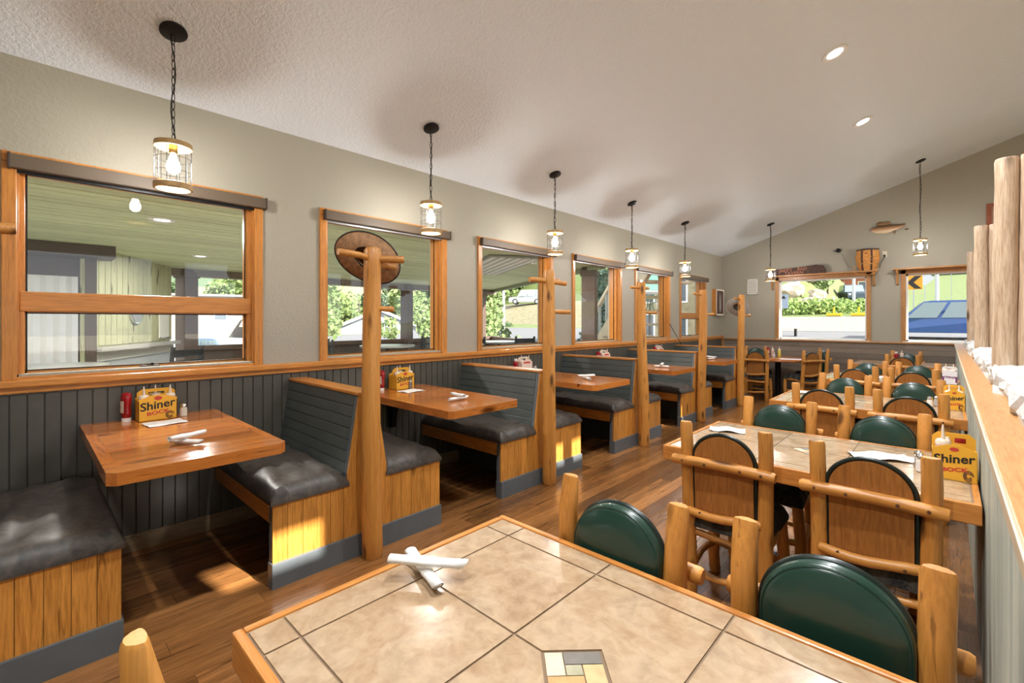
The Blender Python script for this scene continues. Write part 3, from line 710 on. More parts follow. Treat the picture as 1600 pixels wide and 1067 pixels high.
# ------------------------------------------------------------------ things on the tables
YEL = plain('carton_yellow', (.80, .40, .03), .5); CARD = plain('cardboard', (.36, .22, .12), .8); INK = plain('ink_black', (.015, .012, .01), .6); INKR = plain('ink_red', (.55, .05, .03), .6)
def carton(loc, rotz, label, w=.19, d=.12, style=0):
    """six-bottle carrier: local front face at y=0 looking to -y, depth +y"""
    t = thing('beer_carton', label, 'carton', loc, rotz, 'condiment cartons'); h = .132; c = [YEL, plain('carton_cream', (.75, .62, .52), .55), plain('carton_white', (.78, .74, .76), .55)][style]
    gable = [(-w/2, 0), (w/2, 0), (w/2, h), (w*.12, h+.022), (-w*.12, h+.022), (-w/2, h)]
    for y in (0, d-.003): obj('face_panel', PR(gable, .003, 'Y', y), c, t)
    for x in (-w/2, w/2-.003): obj('end_panel', B(x, x+.003, 0, d, 0, h-.01), c, t)
    obj('bottom', B(-w/2, w/2, 0, d, 0, .003), CARD, t)
    bm = bmesh.new(); y = d/2-.0015                              # handle wall with its hand hole
    for q in ((-w/2, w/2, 0, .145), (-w/2, -.04, .145, .168), (.04, w/2, .145, .168)): bx(bm, q[0], q[1], y, y+.003, q[2], q[3])
    prism(bm, [(-w/2, .168), (w/2, .168), (w*.36, .188), (-w*.36, .188)], .003, 'Y', y); obj('handle', bm, c, t)
    for x in ((-w/6, w/6) if w > .15 else (0,)): obj('divider', B(x-.001, x+.001, .003, d-.003, .003, .115), CARD, t)
    k = w/.19; R = (pi/2, 0, 0)
    if style == 0:
        text('lettering', 'Shiner', .068*k, INK, t, (-.004*k, -.0006, .092), R, bold=.0012, shear=.12).rotation_euler = (pi/2, -.12, 0)
        text('lettering', 'BOCK', .030*k, INKR, t, (.0*k, -.0006, .047), R, bold=.0009, sx=1.35).rotation_euler = (pi/2, -.12, 0)
        obj('red_seal', lathe([(.02*k, 0), (.02*k, .0008), (0, .0008)], 16), INKR, t).location = (0, -.0002, .134); t.children[-1].rotation_euler = (pi/2, 0, 0); t.children[-1].scale = (1, .6, 1)
        bm = bmesh.new()
        for q in range(3): tube(bm, [(.058*k+(.02-.005*q)*k*cos(a*pi/8+.3*q), 0, .028+(.022-.006*q)*sin(a*pi/8+.3*q)) for a in range(15)], .0022, 5)
        o = obj('ram_emblem', bm, plain('ink_brown', (.16, .07, .02), .6), t); o.location = (0, -.0005, 0); o.scale = (1, .3, 1)
    elif style == 1:
        obj('red_band', B(-w/2+.004, w/2-.004, -.0008, .0, .01, .04), INKR, t); obj('red_band', B(-w*.3, w*.3, -.0008, 0, .115, .135), INKR, t)
    else:
        text('lettering', 'TPINA', .05*k, plain('ink_purple', (.16, .02, .12), .6), t, (0, -.0006, .075), R, bold=.0012)
        for x in (-w/2+.004, w/2-.018): obj('purple_bar', B(x, x+.014, -.0008, 0, .02, .085), MT['ink_purple'], t)
    return t
def place(t, lx, ly):
    return t.matrix_basis @ Vector((lx, ly, 0)) if False else Vector(t.location)+Matrix.Rotation(t.rotation_euler.z, 3, 'Z') @ Vector((lx, ly, 0))
def squeeze(loc, label, c=(.62, .33, .2), z=.006, h=.16):
    t = thing('squeeze_bottle', label, 'squeeze bottle', (loc[0], loc[1], loc[2]+z), 0, 'squeeze bottles'); m = plain('sauce_%d' % int(c[0]*97+c[1]*31+c[2]*7), c, .35); cl = plain('clear_cap', (.75, .62, .5), .3)
    obj('body', lathe([(.0, 0), (.024, 0), (.026, .006), (.026, h*.75), (.024, h*.78), (0, h*.78)], 16), m, t, True)
    obj('cap', lathe([(.0, h*.78), (.0265, h*.78), (.0265, h*.88), (.02, h*.93), (.0, h*.93)], 16), cl, t, True)
    obj('nozzle', lathe([(.0, h*.93), (.008, h*.93), (.003, h*1.25), (.0, h*1.26)], 10), cl, t, True)
KET = plain('ketchup_red', (.33, .006, .01), .2, coat=.4)
def ketchup(loc, label, inv=True, s=1.):
    t = thing('ketchup_bottle', label, 'bottle', loc, .4, 'ketchup bottles')
    if inv: body = [(.0, .022), (.022, .022), (.027, .035), (.03, .05), (.026, .075), (.025, .09), (.031, .12), (.032, .15), (.026, .168), (.01, .174), (0, .174)]; cap = [(0, 0), (.023, 0), (.023, .022), (0, .022)]
    else: body = [(.0, 0), (.03, 0), (.032, .01), (.031, .05), (.026, .08), (.031, .11), (.03, .13), (.018, .148), (0, .148)]; cap = [(0, .148), (.018, .148), (.017, .174), (0, .174)]
    o = obj('body', lathe(body, 18), KET, t, True); o.scale = (1, .8, 1)
    obj('cap', lathe(cap, 16), WHITE, t, True)
    bm = bmesh.new(); z0, z1 = (.055, .125) if inv else (.02, .07)
    pts = [(.0328*cos(a), .0275*sin(a)) for a in [(-2.2+.15*i) for i in range(9)]]
    lo = [bm.verts.new((p[0], p[1], z0)) for p in pts]; hi = [bm.verts.new((p[0], p[1], z1)) for p in pts]
    for i in range(8): bm.faces.new((lo[i], lo[i+1], hi[i+1], hi[i]))
    obj('paper_label', bm, plain('label_paper', (.6, .5, .4), .6, var=.3, vscale=80), t)
def shaker(loc, label, c=(.72, .66, .55)):
    t = thing('salt_shaker', label, 'shaker', loc, 0, 'salt and pepper shakers')
    obj('jar', lathe([(0, 0), (.018, 0), (.021, .004), (.019, .05), (.016, .058), (0, .058)], 8), plain('shaker_%d' % int(c[0]*100), c, .12, coat=.6), t)
    obj('lid', lathe([(0, .058), (.018, .058), (.019, .07), (.012, .08), (0, .082)], 14), CHROME, t, True)
def paper(loc, rotz, w, d, label, name='paper_menu', lift=.004):
    bm = bmesh.new(); n = 8; rn = random.Random(int(loc[1]*100)); g = []
    for i in range(n+1): g.append([bm.verts.new((-w/2+w*i/n, -d/2+d*j/4, .0015+lift*(.5+.5*sin(i*1.1+j*1.7+loc[1])))) for j in range(5)])
    for i in range(n):
        for j in range(4): bm.faces.new((g[i][j], g[i+1][j], g[i+1][j+1], g[i][j+1]))
    o = obj(name, bm, PAPER); o.location = loc; o.rotation_euler = (0, 0, rotz); sm = o.modifiers.new('t', 'SOLIDIFY'); sm.thickness = .0012
    tag(o, label, 'napkin' if 'napkin' in name else 'paper', 'papers on the tables'); return o
def roll(loc, ang, label, L=.17, r=.017, z=0., pitch=0.):
    t = thing('napkin_roll', label, 'napkin', (loc[0], loc[1], loc[2]+z), ang, 'rolled napkins with cutlery'); t.rotation_euler = (0, pitch, ang)
    bm = bmesh.new(); n = 14; prev = []
    for e in range(7):                                        # paper wound one and a half turns, open at the end
        x = -L/2+L*e/6; ring = []
        for k in range(22):
            a = 2*pi*1.5*k/21; rr = r*(.62+.38*k/21)*(1+.1*sin(e*1.7+k)); ring.append(bm.verts.new((x+(.012*sin(a) if e == 6 else 0), rr*cos(a), r+rr*.8*sin(a))))
        prev.append(ring)
    for e in range(6):
        for k in range(21): bm.faces.new((prev[e][k], prev[e+1][k], prev[e+1][k+1], prev[e][k+1]))
    o = obj('napkin', bm, PAPER, t, True); sm = o.modifiers.new('t', 'SOLIDIFY'); sm.thickness = .0015
    obj('cutlery', B(L/2-.06, L/2-.006, -.005, .005, r-.004, r+.001, bev=.001), CHROME, t)
bz = .818; BNM = ['under the wide split window', 'past the hat pole', 'third from the road-window wall', 'second from the road-window wall', 'closest to the corner picture']
for i in range(5):
    y = BTY[i]; nm = 'booth table ' + BNM[i]; st = 0 if i < 2 else 1
    ct = carton((-3.50 if i < 2 else -3.54, y+.34 if i != 1 else y+.385, bz), pi/2, ('yellow beer carton of sauce bottles on the ' if st == 0 else 'pale carton of sauce bottles on the ') + nm, style=st)
    p = place(ct, -.065, .0305); squeeze((p.x, p.y, bz), 'orange sauce bottle in the carton, ' + nm, (.60, .33, .2))
    p = place(ct, .0, .0885); squeeze((p.x, p.y, bz), 'yellow sauce bottle in the carton, ' + nm, (.64, .42, .2))
    p = place(ct, .065, .0305); squeeze((p.x, p.y, bz), 'dark sauce bottle in the carton, ' + nm, (.28, .13, .08))
    ketchup((-3.59, y+.20, bz), 'red ketchup bottle beside the carton on the ' + nm, i != 2)
    shaker((-3.53, y+.475, bz), 'glass salt shaker beside the carton on the ' + nm)
    if i in (1, 2): shaker((-3.50, y+.435, bz), 'glass pepper shaker beside the carton on the ' + nm, (.22, .17, .13))
    if i < 2: paper((-3.36, y+.35, bz), .1, .15, .19, 'folded white paper menu on the ' + nm)
    roll((-2.70, y+.32, bz), .55+i, 'white napkin roll lying flat on the ' + nm); roll((-2.705, y+.325, bz), 2.0+i, 'white napkin roll laid across another on the ' + nm, z=.026, pitch=.03)
tz = TZ+.002
roll((-1.005, .732, tz), .68, 'large white napkin roll on top of the crossed pair on the tiled table', .20, .0175, z=.028, pitch=.04)
roll((-1.03, .742, tz), -.27, 'large white napkin roll underneath the crossed pair on the tiled table', .21, .0175)
paper((-.24, 2.95, tz), .5, .26, .14, 'white napkin beside the carton on the fourth tiled table', 'paper_napkin', .012)
paper((-1.0, 3.02, tz), .3, .2, .12, 'white napkin at the aisle end of the fourth tiled table', 'paper_napkin', .012)
paper((-.95, 5.1, tz), .2, .2, .12, 'white napkin at the aisle end of the third tiled table', 'paper_napkin', .012)
paper((-.62, 7.1, tz), .8, .2, .12, 'white napkin on the second tiled table', 'paper_napkin', .012)
ct = carton((.022, 2.745, TZ), .02, 'yellow beer carton on the fourth tiled table against the half wall', .142, .19)
p = place(ct, -.034, .05); squeeze((p.x, p.y, TZ), 'white-capped squeeze bottle in the carton on the fourth tiled table', (.70, .45, .35), h=.17)
p = place(ct, -.034, .137); squeeze((p.x, p.y, TZ), 'white-capped squeeze bottle at the back of the carton, fourth tiled table', (.68, .5, .4), h=.165)
ketchup((.0545, 2.885, TZ+.004), 'red ketchup bottle inside the carton on the fourth tiled table'); shaker((-.085, 2.80, tz), 'glass salt shaker beside the carton on the fourth tiled table', (.78, .74, .7)); shaker((-.095, 2.86, tz), 'glass pepper shaker beside the carton on the fourth tiled table', (.3, .26, .22))
ct = carton((.04, 4.90, TZ), .02, 'yellow beer carton on the third tiled table against the half wall', .118, .17)
for q, (lx, nmq) in enumerate(((-.0275, 'left'), (.0275, 'right'))):
    p = place(ct, lx, .045); squeeze((p.x, p.y, TZ), ['pink sauce squeeze bottle in the carton on the third tiled table', 'brown sauce squeeze bottle in the carton on the third tiled table'][q], [(.66, .4, .3), (.4, .2, .12)][q], h=.15)
shaker((-.10, 4.98, tz), 'white salt shaker on the third tiled table', (.8, .78, .75)); shaker((-.06, 5.05, tz), 'grey pepper shaker on the third tiled table', (.4, .38, .36))
ct = carton((.02, 6.90, TZ), 0, 'white carton with purple lettering on the second tiled table', .125, .17, 2)
for q, lx in enumerate((-.03, .03)):
    p = place(ct, lx, .045); squeeze((p.x, p.y, TZ), ['yellow sauce squeeze bottle in the purple-lettered carton', 'grey sauce squeeze bottle in the purple-lettered carton'][q], [(.75, .5, .2), (.4, .35, .36)][q], h=.17)
ketchup((-.62, 10.02, tz), 'red ketchup bottle on the tiled table next to the road-window wall', False); squeeze((-.55, 10.06, TZ), 'white-capped squeeze bottle beside ketchup, tiled table next to the road-window wall', (.6, .45, .4)); shaker((-.48, 10.0, tz), 'glass shaker on the tiled table next to the road-window wall', (.7, .68, .62))
ketchup((-2.56, 10.05, .735), 'red ketchup bottle on the round corner table'); squeeze((-2.49, 10.08, .729), 'orange sauce squeeze bottle on the round corner table', (.75, .36, .1)); squeeze((-2.38, 10.12, .729), 'yellow mustard squeeze bottle on the round corner table', (.8, .6, .08)); shaker((-2.44, 9.98, .735), 'glass salt shaker on the round corner table', (.75, .75, .78))

# ------------------------------------------------------------------ things on the walls
ZS = BZ1+.025
sg = thing('carved_sign', 'dark rough wooden tavern sign with red carved letters on the shelf', 'sign', (-2.2, YB-.09, ZS))
obj('board', PR([(-.50, 0), (.50, .0), (.49, .08), (.46, .15), (.34, .178), (.05, .15), (-.49, .125)], .035, 'Y', -.02), plain('sign_wood', (.075, .035, .025), .7, var=.35, vscale=20), sg)
RL = plain('carved_red', (.62, .24, .13), .7)
text('lettering', "JAKE'S    BAD", .085, RL, sg, (-.06, -.0225, .105), (pi/2, -.05, 0)); text('lettering', 'TAVERN', .08, RL, sg, (-.04, -.0225, .038), (pi/2, -.03, 0), sx=1.1)
bk = thing('woven_creel', 'round orange wicker basket with two dark leather straps on the shelf', 'basket', (-1.06, YB-.125, ZS))
WK = plain('wicker', (.62, .27, .06), .6, var=.3, bmp=.5, bscale=120, vscale=40); DL = plain('dark_leather', (.06, .022, .012), .5)
o = obj('body', lathe([(0, 0), (.115, 0), (.15, .08), (.175, .2), (.18, .27), (.16, .37), (.0, .37)], 26), WK, bk, True); o.scale = (1, .6, 1)
for zz in (.06, .12, .18, .24, .3):
    bm = bmesh.new(); rr = {.06: .142, .12: .161, .18: .173, .24: .18, .3: .176}[zz]; tube(bm, [(rr*cos(2*pi*k/26), .6*rr*sin(2*pi*k/26), zz) for k in range(27)], .006, 5); obj('weave_band', bm, WK, bk, True)
o = obj('lid', lathe([(0, .37), (.165, .365), (.17, .385), (.09, .40), (0, .405)], 26), DL, bk, True); o.scale = (1, .6, 1)
for x in (-.075, .07):
    bm = bmesh.new(); pr = [(.118, 0), (.152, .08), (.178, .2), (.183, .27), (.164, .37), (.12, .392)]
    for i in range(5):
        (r0, z0), (r1, z1) = pr[i], pr[i+1]; f = lambda r: -.6*math.sqrt(max(r*r-x*x*(.55+r*2), .0004))-.003
        a = [bm.verts.new((x*(.55+r*2.4)+sx, f(r), z)) for r, z in ((r0, z0), (r1, z1)) for sx in (-.014, .014)]; bm.faces.new((a[0], a[1], a[3], a[2]))
    o = obj('strap', bm, DL, bk); o.modifiers.new('t', 'SOLIDIFY').thickness = .006
obj('latch', lathe([(0, 0), (.018, 0), (.018, .01), (0, .014)], 12), DL, bk).location = (-.01, -.105, .30); bk.children[-1].rotation_euler = (pi/2, 0, 0)
fs = thing('mounted_fish', 'mounted brown and cream trout on the beige wall above the basket', 'fish', (-.80, YB, 3.09)); fs.scale = (1.08, 1.1, 1.3)
bm = bmesh.new(); rings = []; P = [(-.20, .012, .0), (-.18, .03, .0), (-.12, .052, -.005), (-.02, .06, -.008), (.08, .05, .0), (.16, .03, .012), (.22, .018, .025), (.245, .016, .03)]
for x, r, dz in P: rings.append([bm.verts.new((x, -.035+.55*r*cos(2*pi*k/14), dz+r*sin(2*pi*k/14))) for k in range(14)])
for i in range(len(P)-1):
    for k in range(14): bm.faces.new((rings[i][k], rings[i][(k+1) % 14], rings[i+1][(k+1) % 14], rings[i+1][k]))
bm.faces.new(rings[0]); bm.faces.new(rings[-1])
def two(name, lo, hi, z0, z1):
    m, nt, b = nodes(name); t = N(nt, 'ShaderNodeTexCoord'); sp = N(nt, 'ShaderNodeSeparateXYZ'); nt.links.new(t.outputs['Object'], sp.inputs[0])
    mr = N(nt, 'ShaderNodeMapRange'); setin(mr, From_Min=z0, From_Max=z1); nt.links.new(sp.outputs[2], mr.inputs[0]); nt.links.new(ramp(nt, mr.outputs[0], [(.2, lo), (.5, (.45, .22, .10)), (.85, hi)]), b.inputs['Base Color']); setin(b, Roughness=.3); return m
obj('body', bm, two('trout', (.70, .55, .36), (.10, .07, .035), -.06, .06), fs, True)
FIN = plain('fin', (.22, .15, .08), .5, var=.3, vscale=40)
obj('tail_fin', PR([(.235, .02), (.29, .085), (.275, .03), (.285, -.02)], .012, 'Y', -.04), FIN, fs); obj('dorsal_fin', PR([(-.03, .045), (.02, .10), (.06, .05)], .01, 'Y', -.04), FIN, fs); obj('belly_fin', PR([(.07, -.045), (.115, -.09), (.13, -.03)], .01, 'Y', -.05), FIN, fs)
obj('driftwood_mount', log((-.12, -.02, .055), (.05, -.02, .09), .035, .02, 5, 6, 8, .3, .012), plain('driftwood', (.28, .15, .07), .8, var=.4, vscale=40), fs, True)
obj('eye', lathe([(0, 0), (.008, 0), (.005, .004), (0, .005)], 10), WHITE, fs).location = (-.165, -.055, .012); fs.children[-1].rotation_euler = (pi/2, 0, 0)
ol = thing('wall_outlet', 'cream wall outlet with a black plug beside the basket', 'outlet', (-.825, YB, 2.64))
obj('plate', B(-.035, .035, -.008, 0, -.055, .055, bev=.003), plain('cream', (.75, .68, .52), .4), ol); obj('plug', B(-.014, .014, -.04, -.008, -.05, -.015, bev=.004), BLACK, ol)
bm = bmesh.new(); tube(bm, [(0, -.03, -.05), (-.02, -.03, -.10), (-.05, -.04, -.16), (-.07, -.05, -.25)], .004, 6); obj('cord', bm, BLACK, ol)
rl = thing('fishing_reel', 'small dark fishing reel hung on the wall left of the basket', 'fishing reel', (-1.515, YB, 2.775))
o = obj('spool', lathe([(.0, 0), (.04, 0), (.04, .008), (.02, .012), (.02, .03), (.04, .034), (.04, .042), (0, .042)], 16), BLACK, rl, True); o.rotation_euler = (pi/2, 0, 0)
bm = bmesh.new(); tube(bm, [(-.02, -.02, .0), (-.05, -.02, -.01), (-.075, -.02, .0)], .006, 6); obj('handle', bm, BLACK, rl)
bm = bmesh.new(); tube(bm, [(.02, -.01, -.03), (.06, -.008, -.09), (.09, -.008, -.2), (.14, -.01, -.28), (.26, -.03, -.40)], .0025, 5); obj('line', bm, plain('line_grey', (.25, .22, .18), .6), rl)
sp_ = thing('wall_speaker', 'white square wall grille near the corner picture', 'wall grille', (-3.035, YB, 2.16))
obj('frame', frame_bm(0, -.10, .10, -.165, .165, .02), WHITE, sp_).rotation_euler = (0, 0, pi/2)
obj('grille', B(-.085, .085, -.012, 0, -.15, .15), plain('grille', (.55, .52, .44), .7), sp_); sp_.children[0].location = (0, -.008, 0); sp_.children[0].scale = (6, 1, 1)
for k in range(9): obj('slat', B(-.085, .085, -.016, -.011, -.14+.034*k, -.128+.034*k), WHITE, sp_)
pc = thing('framed_picture', 'deep wooden shadow box picture with a dark figure near the corner', 'picture', (XL, 10.36, 1.83))
o = obj('box', B(0, .09, -.23, .23, -.28, .28, bev=.004), wood('trim', 'Z'), pc)
obj('frame', frame_bm(.092, -.23, .23, -.28, .28, .03), WHITE, pc).scale = (1, 1, 1); obj('print', B(.088, .092, -.20, .20, -.25, .25), plain('print_brown', (.10, .045, .03), .4, var=.3), pc)
obj('figure', PR([(-.03, -.2), (.03, -.2), (.05, .02), (.02, .16), (-.02, .19), (-.06, .1), (-.05, -.05)], .003, 'X', .092), plain('print_grey', (.28, .27, .27), .4), pc)
fp = thing('wall_picture', 'red-brown framed picture high on the road-window wall behind the logs', 'picture', (.62, YB, 3.08))
obj('frame', B(-.16, .2, -.03, 0, -.28, .24, bev=.006), wood('red', 'Z'), fp); obj('inset', B(-.10, .14, -.034, -.029, -.22, .18), plain('inset', (.35, .2, .13), .6, var=.3), fp)
br = thing('snowshoe', 'long bent-wood snowshoe leaning on the road-window wall behind the logs', 'snowshoe', (.66, YB-.03, 2.4))
bm = bmesh.new(); pts = [(.0, 0, -.02), (-.05, 0, .08), (-.13, 0, .3), (-.11, 0, .5), (.0, 0, .62), (.11, 0, .5), (.13, 0, .3), (.05, 0, .08), (0, 0, -.02)]; tube(bm, pts, .012, 8); obj('hoop', bm, wood('weath', 'Z'), br, True)
for zz in (.15, .42): obj('cross_bar', B(-.11 if zz > .2 else -.075, .11 if zz > .2 else .075, -.008, .008, zz-.01, zz+.01), wood('weath', 'X'), br)
wnd = thing('shade_wand', 'thin dark wand leaning from the fifth porch window sill', 'wand', (XL+.06, 8.0, 1.10))
bm = bmesh.new(); tube(bm, [(.01, -.10, .28), (.035, .13, .06), (.06, .30, -.112)], .005, 6); obj('stick', bm, BLACK, wnd)

# ------------------------------------------------------------------ the covered porch beyond the left wall
PZ = 2.31; PX = wood('porch', 'Y'); POLY_EDGE = lambda x: 6.15+(-3.87-x)*.546      # slanting end of the porch roof
pd = struct('porch_deck', PR([(-3.87, 6.2), (-9.6, 9.3), (-9.6, 1.6), (-7.6, .4), (-7.6, -3.4), (-3.87, -3.4)], .1, 'Z', -.14), plain('deck', (.42, .40, .36), .7, var=.15))
prf = struct('porch_roof', PR([(-3.87, 6.2), (-9.6, 9.35), (-9.6, 1.5), (-7.6, .35), (-7.6, -3.4), (-3.87, -3.4)], .12, 'Z', PZ+.03), wood('porch', 'Y'))
x = -3.875
while x > -9.55:
    y0 = -3.3 if x > -7.55 else 1.5+(x+9.55)*-.57+.05; y1 = POLY_EDGE(x-.06)
    if x > -7.55 or y0 < y1: obj('ceiling_board', B(x-.138, x-.010, max(y0, -3.3), y1, PZ+.002*(int(x*10) % 2), PZ+.028, bev=.003), PX, prf)
    x -= .14
obj('edge_beam', B(-9.6, -9.4, 1.5, 9.3, PZ-.12, PZ+.1), wood('grey', 'Y'), prf)
d = Vector((-9.5+3.87, 9.25-6.15, 0)); o = obj('end_beam', B(0, d.length, -.04, .06, -.07, .1), plain('beam_green', (.22, .25, .16), .6), prf); o.location = (-3.87, 6.15, PZ+.0); o.rotation_euler = (0, 0, math.atan2(d.y, d.x))
sk = thing('roof_light', 'white ribbed translucent roof light in the porch ceiling', 'skylight', (-4.3, 4.6, PZ-.012), math.atan2(d.y, d.x), )
obj('frame', B(-.1, 2.3, -.42, .38, -.012, .010), plain('beam_grey', (.28, .30, .27), .6), sk)
for k in range(6): obj('rib', B(0, 2.2, -.36+.12*k, -.27+.12*k, -.022, -.010, bev=.004), WHITE, sk)
for i, (x, y, r, lb) in enumerate(((-9.45, 6.32, .11, 'dark porch post seen through the hat window'), (-9.45, 8.75, .11, 'dark porch post at the slanted roof corner'), (-4.3, 6.42, .115, 'thick dark porch post seen through the fourth window'), (-9.5, 1.92, .12, 'dark porch post beside the knotty pine wall'))):
    t = thing('porch_post', lb, 'post', (x, y, -.05), .4, 'porch posts'); obj('shaft', B(-r, r, -r, r, 0, PZ+.05, bev=.015), wood('brown', 'Z'), t); obj('collar', B(-r-.02, r+.02, -r-.02, r+.02, PZ-.1, PZ+.0, bev=.01), wood('brown', 'X'), t); obj('foot', B(-r-.02, r+.02, -r-.02, r+.02, 0, .12, bev=.01), wood('brown', 'X'), t)
for i, (x, y) in enumerate(((-5.0, .83), (-7.4, 1.65), (-4.6, 5.25))):
    t = thing('porch_downlight', 'round white downlight in the porch ceiling, %s counting from the clock wall' % ORD[i], 'ceiling light', (x, y, PZ), 0, 'porch downlights')
    obj('trim_ring', lathe([(.07, -.004), (.09, -.012), (.105, -.002), (.105, .0), (.07, .0)], 24), WHITE, t, True); obj('lens', lathe([(.0, -.009), (.07, -.003), (.07, .0), (.0, .0)], 24), emis('porch_lens', (1, .98, .9), 4), t, True)
    l = bpy.data.lights.new('porch_lamp', 'AREA'); l.shape = 'DISK'; l.size = .14; l.energy = 55 if i != 1 else 22; l.color = (1, .97, .9); lo = bpy.data.objects.new('porch_lamp', l); C.objects.link(lo); lo.parent = t; lo.location = (0, 0, -.02)
# knotty pine partition on the diagonal, corrugated skirt, dark end wall
A, Bp = Vector((-9.30, 1.67, 0)), Vector((-7.45, .56, 0)); dv = Bp-A; L = dv.length
pw = struct('wall_porch', B(0, L, -.12, -.02, -.05, PZ+.03), wood('knotty', 'Z')); pw.location = A; pw.rotation_euler = (0, 0, math.atan2(dv.y, dv.x)); n = 16
for k in range(n): obj('pine_board', B(L*k/n+.006, L*(k+1)/n-.006, -.02, .0, 1.12, PZ+.02, bev=.002), wood('knotty', 'Z'), pw)
LEDG = plain('ledge_paint', (.42, .41, .38), .6); obj('ledge', B(-.1, L, -.02, .10, 1.05, 1.10), LEDG, pw); obj('ledge_face', B(0, L, -.02, .03, .93, 1.05), LEDG, pw)
def corr(L, z0, z1, n):
    bm = bmesh.new(); pts = []
    for k in range(n*2+1): pts.append((L*k/(n*2), .02 if k % 2 else -.005))
    a = [bm.verts.new((p[0], p[1], z0)) for p in pts]; b = [bm.verts.new((p[0], p[1], z1)) for p in pts]
    for i in range(len(pts)-1): bm.faces.new((a[i], a[i+1], b[i+1], b[i]))
    return bm
COR = plain('corrugated_steel', (.55, .58, .6), .35, .5)
obj('corrugated_sheet', corr(L, .0, .93, 22), COR, pw)
bm = bmesh.new(); bx(bm, -7.7, -7.55, -3.4, .55, -.05, PZ+.03)
dw = struct('wall_porch_end', bm, plain('brown_paint', (.075, .05, .045), .6, var=.2))
obj('corrugated_sheet', corr(.42, .9, 1.95, 4), plain('corrugated_white', (.75, .76, .78), .4, .2), dw).location = (-7.52, .02, 0); dw.children[-1].rotation_euler = (0, 0, -pi/2+pi)
obj('sheet_trim', B(-7.55, -7.50, -.02, .46, .84, .90), wood('brown', 'Y'), dw); obj('corner_board', B(-7.56, -7.42, .50, .60, -.05, PZ), wood('brown', 'Z'), dw); obj('beam', B(-7.6, -7.2, -.3, .75, PZ-.14, PZ+.0), wood('brown', 'Y'), dw)
ck = thing('wall_clock', 'round silver clock on the knotty pine wall of the porch', 'clock', A+dv*.54+Vector((0, 0, 1.55)), math.atan2(dv.y, dv.x))
o = obj('rim', lathe([(.0, 0), (.17, 0), (.175, .02), (.16, .035), (.14, .03), (.0, .03)], 28), CHROME, ck, True); o.rotation_euler = (-pi/2, 0, 0)
o = obj('dial', lathe([(.0, .03), (.14, .03), (.14, .033), (.0, .033)], 28), plain('dial', (.25, .25, .27), .3), ck); o.rotation_euler = (-pi/2, 0, 0)
obj('hand', B(-.006, .006, .034, .038, -.01, .11), WHITE, ck); obj('hand', B(-.005, .08, .034, .038, -.005, .005), WHITE, ck)
hb = thing('notice_board', 'small white notice board at the end of the porch pine wall', 'notice board', A+dv*.14+Vector((0, 0, 1.16)), math.atan2(dv.y, dv.x)); obj('board', B(-.16, .16, .001, .02, 0, .5, bev=.004), WHITE, hb); obj('tray', B(-.16, .16, .02, .04, 0, .015), CHROME, hb)
rlg = thing('porch_railing', 'dark porch railing with corrugated steel infill along the outer edge', 'railing', (-9.5, 2.06, -.05), 0)
obj('top_rail', B(-.06, .08, 0, 7.3, .96, 1.05, bev=.01), wood('brown', 'Y'), rlg); obj('mid_rail', B(-.03, .03, 0, 7.3, .78, .96), wood('brown', 'Y'), rlg)
o = obj('corrugated_infill', corr(7.2, .0, .8, 70), COR, rlg); o.rotation_euler = (0, 0, pi/2)
for k in range(6): obj('baluster', B(-.04, .04, 1.2*k+.1, 1.2*k+.18, 0, 1.0), wood('brown', 'Z'), rlg)
r2 = thing('porch_end_railing', 'dark railing closing the slanted end of the porch', 'railing', (-4.0, 6.18, -.05), math.atan2(d.y, d.x)); obj('top_rail', B(.5, 6.2, -.05, .05, .96, 1.05, bev=.01), wood('brown', 'X'), r2); obj('mid_rail', B(.5, 6.2, -.03, .03, .76, .96), wood('brown', 'X'), r2)
o = obj('corrugated_infill', corr(5.7, .0, .8, 56), COR, r2); o.location = (.5, 0, 0)
def ptable(x, y, lb):
    t = thing('patio_table', lb, 'patio table', (x, y, -.04), 0, 'patio tables'); t.scale = (1.15, 1.15, 1.37); obj('top', lathe([(0, .72), (.42, .72), (.43, .73), (.43, .745), (0, .75)], 26), plain('table_grey', (.5, .52, .52), .3, .3), t, True); obj('column', lathe([(.03, .02), (.03, .72), (0, .72)], 10), BLACK, t); obj('base', lathe([(.25, 0), (.25, .02), (0, .04)], 16), BLACK, t)
def pchair(x, y, rz, lb):
    t = thing('patio_chair', lb, 'patio chair', (x, y, -.04), rz, 'patio chairs'); t.scale = (1.1, 1.1, 1.28); m = plain('chair_black', (.02, .022, .025), .4)
    for sx in (-.2, .2):
        obj('back_leg', PR([(-.02, 0), (.02, 0), (.0, .45), (-.06, .9), (-.09, .9), (-.04, .45)], .03, 'X', sx-.015), m, t); obj('leg', B(sx-.015, sx+.015, .38, .41, 0, .45), m, t)
    obj('seat', B(-.22, .22, -.02, .42, .43, .46, bev=.01), m, t)
    for z in (.6, .7, .8): obj('back_slat', PR([(-.02-(z-.45)*.14, z), (.0-(z-.45)*.14, z), (-.005-(z-.4)*.14, z+.07), (-.025-(z-.4)*.14, z+.07)], .4, 'X', -.2), m, t)
ptable(-6.4, .12, 'grey round patio table by the corrugated panel'); ptable(-7.5, 4.6, 'grey round patio table seen through the hat window'); ptable(-7.2, 7.2, 'grey round patio table near the slanted porch end')
